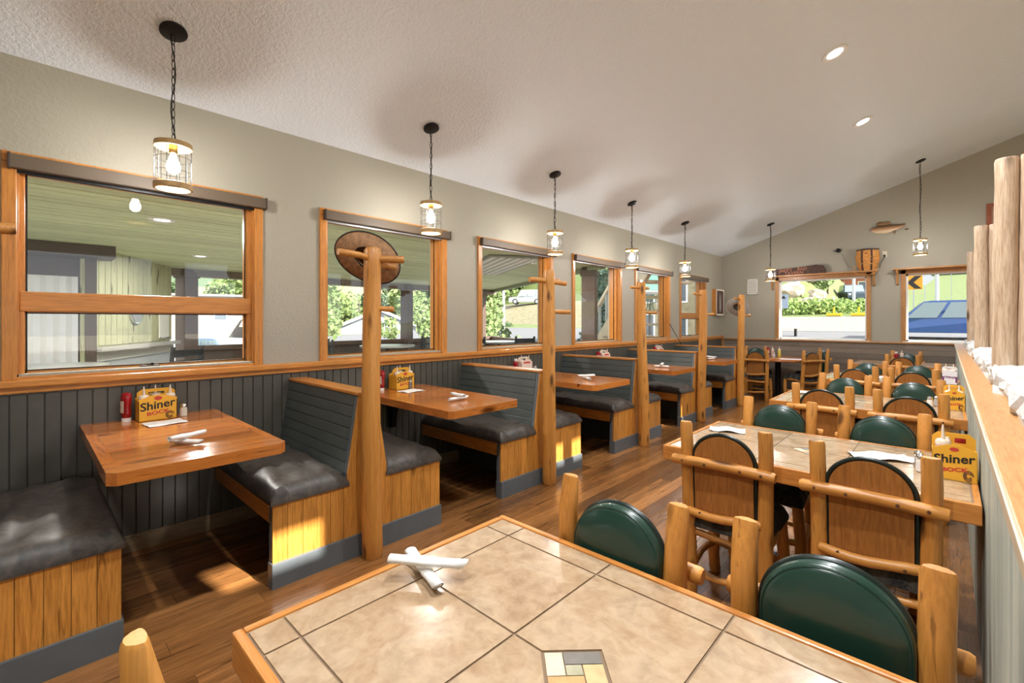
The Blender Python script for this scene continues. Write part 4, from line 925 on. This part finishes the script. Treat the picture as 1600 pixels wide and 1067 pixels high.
for a in ((-6.9, 1.35, 2.2, 'black slatted patio chair under the porch clock'), (-8.4, 2.9, .6, 'black slatted patio chair by the pine wall post'), (-7.7, 3.7, -.3, 'black slatted patio chair before the hat-window table'), (-7.5, 5.5, 2.9, 'black slatted patio chair after the hat-window table'), (-8.3, 6.0, 2.0, 'black slatted patio chair against the outer railing'), (-6.9, 6.3, .2, 'black slatted patio chair near the thick post'), (-6.3, 7.0, 1.3, 'black slatted patio chair at the slanted end table')): pchair(*a)

# ------------------------------------------------------------------ outdoors: ground, trees, houses, cars, road
def sm(t): t = max(0, min(1, t)); return t*t*(3-2*t)
def gl(x, y):                                                # ground west of the porch
    return -.25-1.1*sm((-x-14)/25)+4.9*sm((y-30)/15)*sm((-x-8)/14)+9*sm((-x-62)/40)+.25*sin(x*.2)*sin(y*.23)
def gb(x, y):                                                # ground beyond the road windows
    z = -.2+.045*(min(y, 34)-12)+.10*max(0, y-34)
    z += 6.5*sm((y-46)/14)*sm((-x-7-.05*(y-46))/5); return z
def grid(x0, x1, y0, y1, nx, ny, f, dz=0):
    bm = bmesh.new(); g = [[bm.verts.new((x0+(x1-x0)*i/nx, y0+(y1-y0)*j/ny, f(x0+(x1-x0)*i/nx, y0+(y1-y0)*j/ny)+dz)) for j in range(ny+1)] for i in range(nx+1)]
    for i in range(nx):
        for j in range(ny): bm.faces.new((g[i][j], g[i+1][j], g[i+1][j+1], g[i][j+1]))
    return bm
GRASS = leafm('dry_grass', (.15, .135, .07), (.25, .22, .13)); LAWN = leafm('lawn', (.07, .11, .022), (.14, .17, .045))
struct('ground_west', grid(-110, -9.6, -40, 90, 50, 60, gl), GRASS, True)
struct('ground_near', B(-10.2, -3.87, 6, 10.7, -.4, -.16), GRASS)
struct('ground_east', B(3.7, 60, -40, 80, -.5, -.15), GRASS); struct('ground_south', B(-60, 60, -60, -3.4, -.5, -.15), GRASS)
ROAD = plain('asphalt', (.12, .12, .125), .8, var=.12); CONC = plain('pale_road', (.19, .18, .16), .8, var=.08)
struct('ground_north', grid(-60, 50, 10.9, 190, 60, 90, gb, -.03), LAWN, True)
struct('road_near', grid(-40, 30, 10.9, 34, 20, 16, gb, .0), ROAD, True); struct('road_pale', grid(-14, 30, 34, 44, 24, 8, gb, .01), CONC, True)
def curve_road(t): return (3.5+9*sin(t*1.9-.2), 44+60*t)
bm = bmesh.new(); prv = None
for k in range(31):
    x, y = curve_road(k/30); v = [bm.verts.new((xx, y, gb(xx, y)+.03)) for xx in (x-4.2, x-1.4, x+1.4, x+4.2)]
    if prv:
        for q in range(3): bm.faces.new((prv[q], prv[q+1], v[q+1], v[q]))
    prv = v
rc = struct('road_curve', bm, CONC)
bm = bmesh.new(); prv = None
for k in range(31):
    x, y = curve_road(k/30); v = [bm.verts.new((xx, y, gb(xx, y)+.04)) for xx in (x-.2, x+.2)]
    if prv: bm.faces.new((prv[0], prv[1], v[1], v[0]))
    prv = v
obj('centre_line', bm, WHITE, rc)
isl = struct('traffic_island', grid(-3.6, .2, 24.5, 28, 14, 10, lambda x, y: gb(x, y)+.12*sm((x+3.6)/1)*sm((28-y)/1)*sm((y-24.5)/1)), LAWN, True)
struct('mountain', grid(-160, 120, 150, 260, 40, 16, lambda x, y: 14+52*sm((y-150)/100)+6*sin(x*.06)+3*sin(x*.17+y*.1)), leafm('far_forest', (.03, .06, .07), (.07, .12, .12)), True)
struct('mountain_west', grid(-220, -108, -80, 140, 16, 36, lambda x, y: 6+40*sm((-x-108)/90)+3*sin(y*.12)), leafm('far_forest2', (.04, .07, .035), (.09, .13, .06)), True)
def tree(x, y, z, h, r, n, label, ma, mc, cat='tree', pine=False, group='trees', ls=.22, trunk=True, seed=0):
    t = thing('bush' if not trunk else ('pine_tree' if pine else 'leafy_tree'), label, cat, (x, y, z), 0, group); rn = random.Random(seed+int(x*7+y*3)); vs, fs = [], []
    cl = [(rn.gauss(0, .45)*r, rn.gauss(0, .45)*r, h*(.2+.62*rn.random()), r*rn.uniform(.32, .55)) for _ in range(11)]
    for i in range(n):
        if pine:
            q = rn.random()**.7; zz = h*(1-q*.9); rr = r*q*(.5+.5*rn.random())*(1 if (int(zz*2.2) % 2) else .72); a = rn.uniform(0, 6.283); p = Vector((rr*cos(a), rr*sin(a), zz))
        elif trunk:
            c = cl[i % 11]; v = Vector((rn.gauss(0, 1), rn.gauss(0, 1), rn.gauss(0, 1))).normalized()*c[3]*rn.uniform(.65, 1.05); p = Vector(c[:3])+v
        else:
            v = Vector((rn.gauss(0, 1), rn.gauss(0, 1), abs(rn.gauss(0, 1)))).normalized()*rn.uniform(.5, 1); p = Vector((v.x*r, v.y*r, v.z*h))
        a = Vector((rn.uniform(-1, 1), rn.uniform(-1, 1), rn.uniform(-1, 1))).normalized(); b = a.orthogonal().normalized(); s = ls*rn.uniform(.6, 1.3); k = len(vs)
        vs += [p+a*s, p+b*s*.6, p-a*s, p-b*s*.6]; fs.append((k, k+1, k+2, k+3))
    me = bpy.data.meshes.new('foliage'); me.from_pydata([tuple(v) for v in vs], [], fs); me.materials.append(leafm(*([ma, mc] if isinstance(ma, tuple) else [ma, *mc]))) if False else me.materials.append(mc)
    o = obj('foliage', me, mc, t); o['kind'] = 'stuff'
    if trunk: obj('trunk', log((0, 0, -.3), (.1, 0, h*.75), .035*h*.6, .012*h*.6, seed, 5, 8), wood('brown', 'Z'), t, True)
LG = leafm('leaf_light', (.10, .17, .04), (.26, .34, .13)); LD = leafm('leaf_dark', (.03, .07, .025), (.10, .16, .06)); LP_ = leafm('leaf_pine', (.05, .10, .07), (.14, .22, .15))
k = 0
KIND = ['light green leafy tree', 'tall leafy tree with dense crown', 'dark green pine tree']
WHERE = ['behind the pale stucco building', 'behind the parked cars', 'left of the white garage house', 'just behind the garage house roof', 'above the garage gable', 'right of the garage house', 'at the foot of the dry slope', 'on the dry slope', 'behind the white jeep', 'on top of the slope', 'beyond the outdoor stair', 'far up the slope', 'at the farthest end of the slope']
for k in range(26):
    y = -8+k*3.0+random.uniform(-.8, .8); x = -62+random.uniform(-5, 5)-(6 if k % 2 else 0)
    if y > 34: x += 8
    if 3 < y < 22: x -= 7
    pn = k % 4 == 2; tree(x, y, gl(x, y), random.uniform(6, 8.5), random.uniform(2.4, 3.2) if not pn else 2.0, 1700, '%s %s' % (KIND[2 if pn else k % 2], WHERE[min(k//2, 12)]), None, [LG, LG, LP_, LD][k % 4], pine=pn, ls=.30, seed=k)
NTH = ['first', 'second', 'third', 'fourth', 'fifth', 'sixth', 'seventh', 'eighth', 'ninth', 'tenth', 'eleventh', 'twelfth', 'thirteenth', 'fourteenth']
for k in range(14):
    y = 22+k*2.5; x = -55+random.uniform(-2, 2)+(4 if y > 34 else 0)
    tree(x, y, gl(x, y), random.uniform(6, 7.5), 2.3, 1400, 'low leafy tree, %s in the front row of the wood behind the garage house' % NTH[k], None, [LG, LD, LG][k % 3], ls=.28, seed=200+k, group='front row of the wood')
for k, (x, y, h, m, lb) in enumerate(((-20, 9.0, 4.6, LG, 'young leafy tree close to the porch railing corner'), (-24, 16.2, 6.0, LG, 'leafy tree standing between porch and garage house'), (-18.8, 18.2, 3.4, LG, 'small leafy tree at the edge of the dry slope'), (-14.5, 23, 5, LP_, 'bluish spruce beyond the outdoor stair'), (-13.0, 21.2, 4.2, LP_, 'small spruce at the outdoor stair'))):
    tree(x, y, gl(x, y), h, 1.5, 1500, lb, None, m, pine=(m is LP_), ls=.16, seed=60+k)
for k, (x, y, r, lb) in enumerate(((-35.5, 12.2, 1.7, 'round green bush before the stucco building'), (-27, 17.4, .9, 'low bush beside the garage'), (-30, 30.5, 1.2, 'scrubby bush low on the dry slope'), (-34, 35, 1.2, 'scrubby bush high on the dry slope'), (-22, 24, .9, 'scrubby bush by the light pole'))):
    tree(x, y, gl(x, y), r*1.2, r, 900, lb, None, [LG, LD][k % 2], 'bush', trunk=False, group='bushes', ls=.14, seed=80+k)
def house(x, y, z, rz, w, d, h, pk, label, wm, rm, wins, garage=False, name='house'):
    t = thing(name, label, 'house', (x, y, z), rz)                # front looks to +x locally, width along y
    obj('wall', PR([(-w/2, 0), (w/2, 0), (w/2, h), (0, h+pk), (-w/2, h)] if pk else [(-w/2, 0), (w/2, 0), (w/2, h), (-w/2, h)], d, 'X', -d), wm, t)
    if pk:
        for s in (-1, 1): obj('roof', PR([(0, h+pk+.02), (s*(w/2+.4), h-.4*2*pk/w+.02), (s*(w/2+.4), h-.4*2*pk/w+.18), (0, h+pk+.18)], d+.8, 'X', -d-.4), rm, t)
        for s in (-1, 1): obj('fascia', PR([(0, h+pk-.1), (s*(w/2+.4), h-.4*2*pk/w-.12), (s*(w/2+.4), h-.4*2*pk/w+.1), (0, h+pk+.12)], .05, 'X', .38), WHITE, t)
    else: obj('roof', B(-d-.2, .2, -w/2-.2, w/2+.2, h, h+.2), rm, t)
    for (wy, wz, ww, wh) in wins:
        f = obj('window', B(.0, .06, wy-ww/2-.08, wy+ww/2+.08, wz-.08, wz+wh+.08), WHITE, t); obj('pane', B(.05, .07, wy-ww/2, wy+ww/2, wz, wz+wh), plain('dark_pane', (.10, .12, .14), .1), f)
    if garage:
        g = obj('garage_door', B(0, .05, -1.9, 1.9, 0, 2.1), plain('garage_white', (.27, .28, .31), .5), t); obj('window_strip', B(.05, .06, -1.6, 1.6, 1.45, 1.85), plain('strip', (.3, .32, .36), .2), g)
    return t
SIDE = plain('siding_white', (.27, .29, .33), .6); ROOFT = plain('shingle_tan', (.25, .22, .18), .9, var=.15)
house(-40, 23.6, gl(-40, 23.6)-.2, -.5, 7.0, 8, 2.4, 1.5, 'white gabled garage house with a wide garage door beyond the porch', SIDE, ROOFT, [], True)
t = house(-43, 16.0, gl(-43, 16.0)-.2, -.5, 6.0, 6, 2.5, 0, 'low white house wing with a tan roof and front windows', SIDE, ROOFT, [(-1.2, .9, .8, 1.3), (.2, .9, .8, 1.3), (1.9, .2, 1.0, 2.0)])
obj('slope_roof', PR([(.6, 2.4), (-3, 4.0), (-6.6, 2.4)], 7, 'Y', -3.5), ROOFT, t)
house(-50, 10.5, gl(-50, 10.5)-.2, -.3, 9, 7, 5.2, 0, 'pale stucco two-storey building beyond the parked cars', plain('stucco', (.24, .21, .19), .7), plain('flat_roof', (.2, .19, .18), .8), [(-2.8, 3.0, .9, 1.2), (-.5, 3.0, .9, 1.2), (2.2, 3.0, .9, 1.2), (-2.4, .6, 1.4, 1.3)], name='apartment_building')
house(-50, 2.0, gl(-50, 2.0)-.2, -.2, 6, 7, 4.4, 0, 'grey board building beside the pale stucco one', plain('grey_board', (.20, .215, .225), .7), MT['flat_roof'], [(-1.4, 2.4, .9, 1.1), (1.2, 2.4, .9, 1.1)], name='apartment_building')
def car(x, y, z, rz, L, w, h, label, col, cab=(.22, .97, .36, .90), name='parked_car', mid=.52):
    """heading +x locally; cab = cabin start/end at base and start/end at roof as fractions from the front"""
    t = thing(name, label, 'car', (x, y, z), rz, 'parked vehicles'); m = plain('paint_%s' % label[:10].replace(' ', '_'), col, .25, .2, coat=.6); X = lambda f: L/2-L*f; b = .28; zm = h*mid; a0, a1, r0, r1 = cab
    bm = bmesh.new(); side = [(X(.0), b), (X(0), zm*.8), (X(.03), zm*.93), (X(a0), zm), (X(r0), h-.05), (X(r0+.06), h), (X(r1-.03), h), (X(r1), h-.04), (X(a1), zm), (X(1), zm*.98), (X(1), b)]
    lo = []
    for s in (-1, 1): lo.append([bm.verts.new((p[0], s*(w/2-(.13 if p[1] > zm+.02 else (.0 if p[1] > .4 else .04))), p[1])) for p in side])
    n = len(side); bm.faces.new(lo[0]); bm.faces.new(lo[1][::-1])
    for i in range(n): bm.faces.new((lo[0][i], lo[0][(i+1) % n], lo[1][(i+1) % n], lo[1][i]))
    obj('body', bm, m, t); GM = plain('car_glass', (.22, .28, .30), .05, coat=.5)
    zt = h-.09; fx = lambda z, e0, e1: e0+(e1-e0)*(z-zm)/(h-zm)
    for s in (-1, 1):
        cuts = [(.04, .34), (.38, .66), (.70, .95)] if L > 4.2 else [(.06, .46), (.52, .94)]
        for c0, c1 in cuts:
            P = []
            for z, c in ((zm+.05, c0), (zm+.05, c1), (zt, c1), (zt, c0)):
                e0, e1 = fx(z, a0, r0), fx(z, a1, r1); P.append((X(e0+(e1-e0)*c), s*(w/2-.13*(z-zm)/(h-zm)*.9+.012), z))
            b2 = bmesh.new(); f = b2.faces.new([b2.verts.new(p) for p in P]); o = obj('side_window', b2, GM, t); o.modifiers.new('t', 'SOLIDIFY').thickness = .01
    for e0, e1, nm, off in ((a0, r0, 'windshield', .02), (a1, r1, 'rear_window', -.02)):
        b2 = bmesh.new(); b2.faces.new([b2.verts.new(p) for p in [(X(fx(zm+.06, e0, e1))+off, -w/2+.1, zm+.06), (X(fx(zm+.06, e0, e1))+off, w/2-.1, zm+.06), (X(fx(zt, e0, e1))+off, w/2-.2, zt), (X(fx(zt, e0, e1))+off, -w/2+.2, zt)]]); o = obj(nm, b2, GM, t); o.modifiers.new('t', 'SOLIDIFY').thickness = .01
    for fx_ in (.18, .8):
        for s in (-1, 1):
            wh = obj('wheel', lathe([(.0, -.1), (.2, -.1), (.33, -.08), (.34, 0), (.33, .1), (.0, .1)], 18), plain('tyre', (.02, .02, .02), .8), t, True); wh.location = (X(fx_), s*(w/2-.1), .34); wh.rotation_euler = (pi/2, 0, 0)
            hb_ = obj('hub', lathe([(.0, -.11), (.19, -.11), (.19, .11), (.0, .11)], 12), CHROME, wh)
    for s in (-1, 1): obj('tail_light', B(X(1)-.012, X(1)+.05, s*(w/2-.12)-.06, s*(w/2-.12)+.06, zm*.75, zm*.98), plain('tail_red', (.4, .02, .02), .3), t); obj('headlight', B(X(0)-.05, X(0)+.012, s*(w/2-.2)-.1, s*(w/2-.2)+.1, zm*.62, zm*.8), WHITE, t)
car(-38.5, 43.5, gl(-38.5, 43.5), -2.5, 4.4, 1.8, 1.8, 'white boxy jeep parked on the crest of the dry slope', (.32, .34, .36), (.24, .98, .34, .97))
car(-31, 5.6, gl(-31, 5.6), .2, 4.3, 1.8, 1.45, 'silver parked car before the grey board building', (.25, .26, .28)); car(-30.5, 8.0, gl(-30.5, 8.0), .2, 4.3, 1.8, 1.45, 'blue parked car next to the silver car', (.12, .22, .42)); car(-30, 10.5, gl(-30, 10.5), .2, 4.3, 1.8, 1.45, 'light blue parked car beside the round bush', (.13, .20, .28))
pp = thing('light_pole', 'slim white light pole on the dry slope', 'pole', (-19.2, 19.6, gl(-19.2, 19.6))); obj('shaft', lathe([(.09, 0), (.06, 7), (0, 7)], 10), WHITE, pp); obj('arm', B(-.05, .9, -.04, .04, 6.8, 6.9), WHITE, pp)
# stair, stone building and bicycle beyond the end of the porch
st_ = thing('outdoor_stair', 'pale wooden outdoor stair with slanted handrail and balusters', 'stair', (-4.9, 8.0, -.2), 0); PW = plain('pale_timber', (.62, .52, .38), .6, var=.1)
obj('stringer', PR([(.0, .3), (2.6, 2.5), (2.6, 2.9), (.0, .75)], .08, 'Y', 0), PW, st_); obj('handrail', PR([(.0, 1.35), (2.6, 3.5), (2.6, 3.6), (.0, 1.45)], .07, 'Y', 0), PW, st_)
for q in range(8): obj('tread', B(.3*q, .3*q+.3, 0, 1.1, .45+.27*q, .50+.27*q), PW, st_); obj('baluster', B(.3*q+.1, .3*q+.15, .01, .06, .6+.25*q, 1.45+.25*q), plain('rail_grey', (.35, .38, .36), .6), st_)
for yy in (0, 1.0): obj('stair_post', B(-.06, .06, yy, yy+.1, 0, 1.5), PW, st_)
st_.rotation_euler = (0, 0, -.5); st_.location = (-6.2, 9.0, -.2)
sb = house(-8.3, 19.5, -.3, -pi/2+.15, 4.6, 5, 6.2, 0, 'yellow stone building with dark windows beyond the bicycle', plain('yellow_stone', (.38, .32, .19), .8, var=.3, bmp=.6, bscale=4, vscale=3), MT['flat_roof'], [(y_, z_, .7, 1.1) for y_ in (-1.6, -.2, 1.3) for z_ in (.9, 2.6, 4.3)], name='stone_building')
gz = thing('gazebo_roof', 'green pyramid roofed kiosk beyond the fifth porch window', 'kiosk', (-7.45, 14.8, -.3)); obj('roof', lathe([(1.0, 2.75), (.05, 3.9), (0, 3.9)], 4), plain('roof_green', (.05, .17, .12), .6), gz); obj('ceiling_panel', lathe([(0, 2.7), (.97, 2.7), (.97, 2.75), (0, 2.75)], 4), WHITE, gz)
for q in range(4): obj('post', B(.85*cos(q*pi/2)-.06, .85*cos(q*pi/2)+.06, .85*sin(q*pi/2)-.06, .85*sin(q*pi/2)+.06, 0, 2.72), WHITE, gz)
bc = thing('bicycle', 'black bicycle hanging as a display beyond the fifth porch window', 'bicycle', (-8.4, 16.7, 2.15), .95)
for yy in (-.5, .5):
    bm = bmesh.new(); tube(bm, [(0, yy+.33*cos(2*pi*q/22), .33*sin(2*pi*q/22)) for q in range(23)], .02, 6); wh = obj('wheel', bm, BLACK, bc)
    bm = bmesh.new()
    for q in range(5): tube(bm, [(0, yy+.32*cos(pi*q/5), .32*sin(pi*q/5)), (0, yy-.32*cos(pi*q/5), -.32*sin(pi*q/5))], .004, 4)
    obj('spokes', bm, CHROME, wh)
bm = bmesh.new()
for p, q in (((0, -.5, 0), (0, -.15, .45)), ((0, -.15, .45), (0, .38, .45)), ((0, .38, .45), (0, .5, 0)), ((0, -.05, -.05), (0, .38, .45)), ((0, -.05, -.05), (0, -.18, .6)), ((0, -.05, -.05), (0, -.5, 0)), ((0, .38, .45), (0, .34, .65))): tube(bm, [p, q], .018, 6)
obj('frame', bm, BLACK, bc); obj('saddle', B(-.06, .06, -.3, -.08, .58, .63, bev=.02), BLACK, bc); bm = bmesh.new(); tube(bm, [(-.25, .38, .68), (0, .34, .65), (.25, .38, .68)], .015, 6); obj('handlebar', bm, BLACK, bc); obj('stand', B(-.03, .03, -.05, .05, -2.5, -.05), BLACK, bc)
# beyond the road windows
car(-.35, 30.0, gb(-.35, 30)+.0, pi, 4.8, 1.9, 1.78, 'bright blue van parked outside the right road window', (.02, .085, .30), (.24, .99, .40, .95))
car(-7.6, 62, gb(-7.6, 62), -1.2, 5.0, 1.95, 1.8, 'dark pickup truck parked before the red brick store', (.03, .05, .07), (.28, .75, .36, .70))
stc = thing('brick_store', 'red brick store with a red roof sign beyond the road', 'building', (-9.2, 74, gb(-2, 74)-.3), .15)
obj('wall', B(-4.0, 5.0, 0, 6, 0, 2.6), plain('red_brick', (.45, .14, .09), .8, var=.2), stc); obj('roof', B(-4.4, 5.4, -.5, 6.2, 2.6, 2.9), WHITE, stc)
for x in (-1.2, 1.4, 3.4): f = obj('window', B(x-.6, x+.6, -.06, 0, .9, 2.1), WHITE, stc); obj('pane', B(x-.5, x+.5, -.08, -.05, 1.0, 2.0), plain('dark_pane', (.1, .12, .14), .1), f)
rs = obj('roof_sign', B(-1.6, 2.0, 1.0, 1.3, 3.3, 4.4), INKR, stc); obj('sign_stripe', B(-1.4, 1.8, .97, 1.0, 3.55, 3.85), WHITE, rs)
rkm = plain('pale_rock', (.36, .30, .22), .9, var=.35, bmp=1., bscale=2.5, vscale=.7); rn = random.Random(4)
TRK = [(-14, 60), (-11.5, 57), (-10.2, 60), (-9.0, 57), (-16, 58)]; seen = []
for k in range(34):
    for q in range(400):                                         # keep clear of the trunks, and of one another
        sc_ = rn.uniform(.5, 1.1)*(1 if q < 200 else .7); y = rn.uniform(48.8, 62); x = -8.6-.05*(y-46)-rn.uniform(0, 11)
        if (x+7.6)**2+(y-62)**2 > 25 and all((x-a)**2+(y-b)**2 > (1.5*sc_+.5)**2 for a, b in TRK) and all((x-a)**2+(y-b)**2 > (1.18*(sc_+c))**2 for a, b, c in seen): break
    seen.append((x, y, sc_)); bm = bmesh.new(); bmesh.ops.create_icosphere(bm, subdivisions=2, radius=1)
    for v in bm.verts: v.co *= (1+rn.uniform(-.2, .2)); v.co = Vector((v.co.x*1.3, v.co.y, v.co.z*.9))
    o = obj('boulder', bm, rkm); o.location = (x, y, gb(x, y)+.1); o.scale = (sc_,)*3; o.rotation_euler = (0, 0, rn.uniform(0, 3)); tag(o, 'pale weathered boulder on the rocky bank behind the road sign', 'boulder', 'boulders on the bank')
NB = ['on the rocky bank', 'between the bank and the red store', 'at the foot of the rocky bank', 'beside the pale road']
for k, (x, y, r, h) in enumerate(((-12, 47.5, 1.5, 1.3), (-10, 47, 1.4, 1.4), (-8.2, 47.5, 1.5, 1.5), (-6.8, 48, 1.6, 1.4), (-5.5, 49.5, 1.3, 1.1), (-13.5, 48, 1.4, 1.1))): tree(x, y, gb(x, y)-.1, h, r, 1000, 'bright green roadside bush, %s along the foot of the rocky bank' % ORD[k], None, leafm('bush_green', (.11, .20, .03), (.22, .31, .07)), 'bush', trunk=False, group='roadside bushes', ls=.13, seed=k)
for k, (x, y, h) in enumerate(((-14, 60, 6), (-11.5, 57, 5.5), (-10.2, 60, 6.5), (-9.0, 57, 5), (-16, 58, 6), (-11.2, 66, 5))): tree(x, y, gb(x, y)-.3, h, 1.7, 1500, '%s yellow-green tree counted along the rocky bank toward the store' % ORD[k], None, [LG, LD][k % 3 == 1], group='trees on the bank', ls=.2, seed=30+k)
def signpost(x, y, z1, lb, nm): t = thing(nm, lb, 'road sign', (x, y, gb(x, y))); obj('post', B(-.03, .03, -.02, .02, 0, z1-gb(x, y)), plain('galvanized', (.45, .46, .46), .5, .4), t); return t
t = signpost(-1.38, 34.6, 4.0, 'yellow chevron road sign with a black arrow pointing left', 'chevron_sign'); zz = 3.62-gb(-1.38, 34.6); obj('plate', B(-.38, .38, -.05, -.03, zz-.4, zz+.4, bev=.01), plain('sign_yellow', (.75, .34, .012), .5), t); obj('chevron', PR([(.34, zz+.36), (.05, zz+.36), (-.3, zz), (.05, zz-.36), (.34, zz-.36), (.0, zz)], .006, 'Y', -.056), INK, t)
t = signpost(-1.2, 46, 5.6, 'grey diamond road sign seen from behind', 'diamond_sign'); zz = 4.6-gb(-1.2, 46); obj('plate', PR([(0, zz-.55), (.55, zz), (0, zz+.55), (-.55, zz)], .02, 'Y', -.05), plain('sign_back', (.55, .57, .6), .4, .3), t)
t = signpost(.3, 62, 7.6, 'small white shield road sign by the curve', 'shield_sign'); zz = 6.9-gb(.3, 62); obj('plate', PR([(-.35, zz-.2), (0, zz-.45), (.35, zz-.2), (.4, zz+.4), (-.4, zz+.4)], .02, 'Y', -.05), WHITE, t)
t = signpost(-9.3, 40, 3.6, 'blue and white arrow road sign before the rocky bank', 'arrow_sign'); zz = 2.95-gb(-9.3, 40); obj('plate', B(-.5, .5, -.05, -.03, zz-.55, zz+.55, bev=.02), plain('sign_blue', (.30, .36, .45), .5), t); obj('arrow', PR([(-.25, zz-.4), (-.1, zz-.4), (-.1, zz), (.1, zz+.1), (.1, zz+.2), (.35, zz+.2), (.2, zz+.45), (-.05, zz+.2), (-.25, zz+.05)], .006, 'Y', -.056), INK, t)
for k, (x, y, lb) in enumerate(((-6.2, 52, 'tall pale light pole beside the dark pickup'), (-.6, 50, 'tall pale light pole by the grass of the curve'))): t = thing('light_pole', lb, 'pole', (x, y, gb(x, y))); obj('shaft', lathe([(.13, 0), (.1, 8), (0, 8)], 10), plain('pole_grey', (.5, .52, .55), .5), t); obj('base', lathe([(.22, 0), (.22, .4), (0, .4)], 10), CONC, t)
for k, (x, lb) in enumerate(((-6.6, 'yellow roadside delineator nearest the arrow sign'), (-5.0, 'middle yellow roadside delineator'), (-3.4, 'yellow roadside delineator nearest the light pole'))): t = thing('delineator', lb, 'marker', (x, 44.6, gb(x, 44.6)), 0, 'yellow delineators'); obj('base', B(-.5, .5, -.2, .2, 0, .22, bev=.04), plain('marker_yellow', (.85, .55, .02), .5), t); obj('stick', B(-.06, .06, -.04, .04, .22, .7), MT['marker_yellow'], t)
bn = thing('street_bench', 'grey street bench at the edge of the parking area', 'bench', (-6.9, 29.5, gb(-6.9, 29.5)), .1); obj('seat', B(-.9, .9, -.2, .2, .42, .48), WHITE, bn); obj('backrest', B(-.9, .9, .2, .25, .55, .9), WHITE, bn)
for x in (-.75, .75): obj('leg', B(x-.05, x+.05, -.2, .25, 0, .42), BLACK, bn)
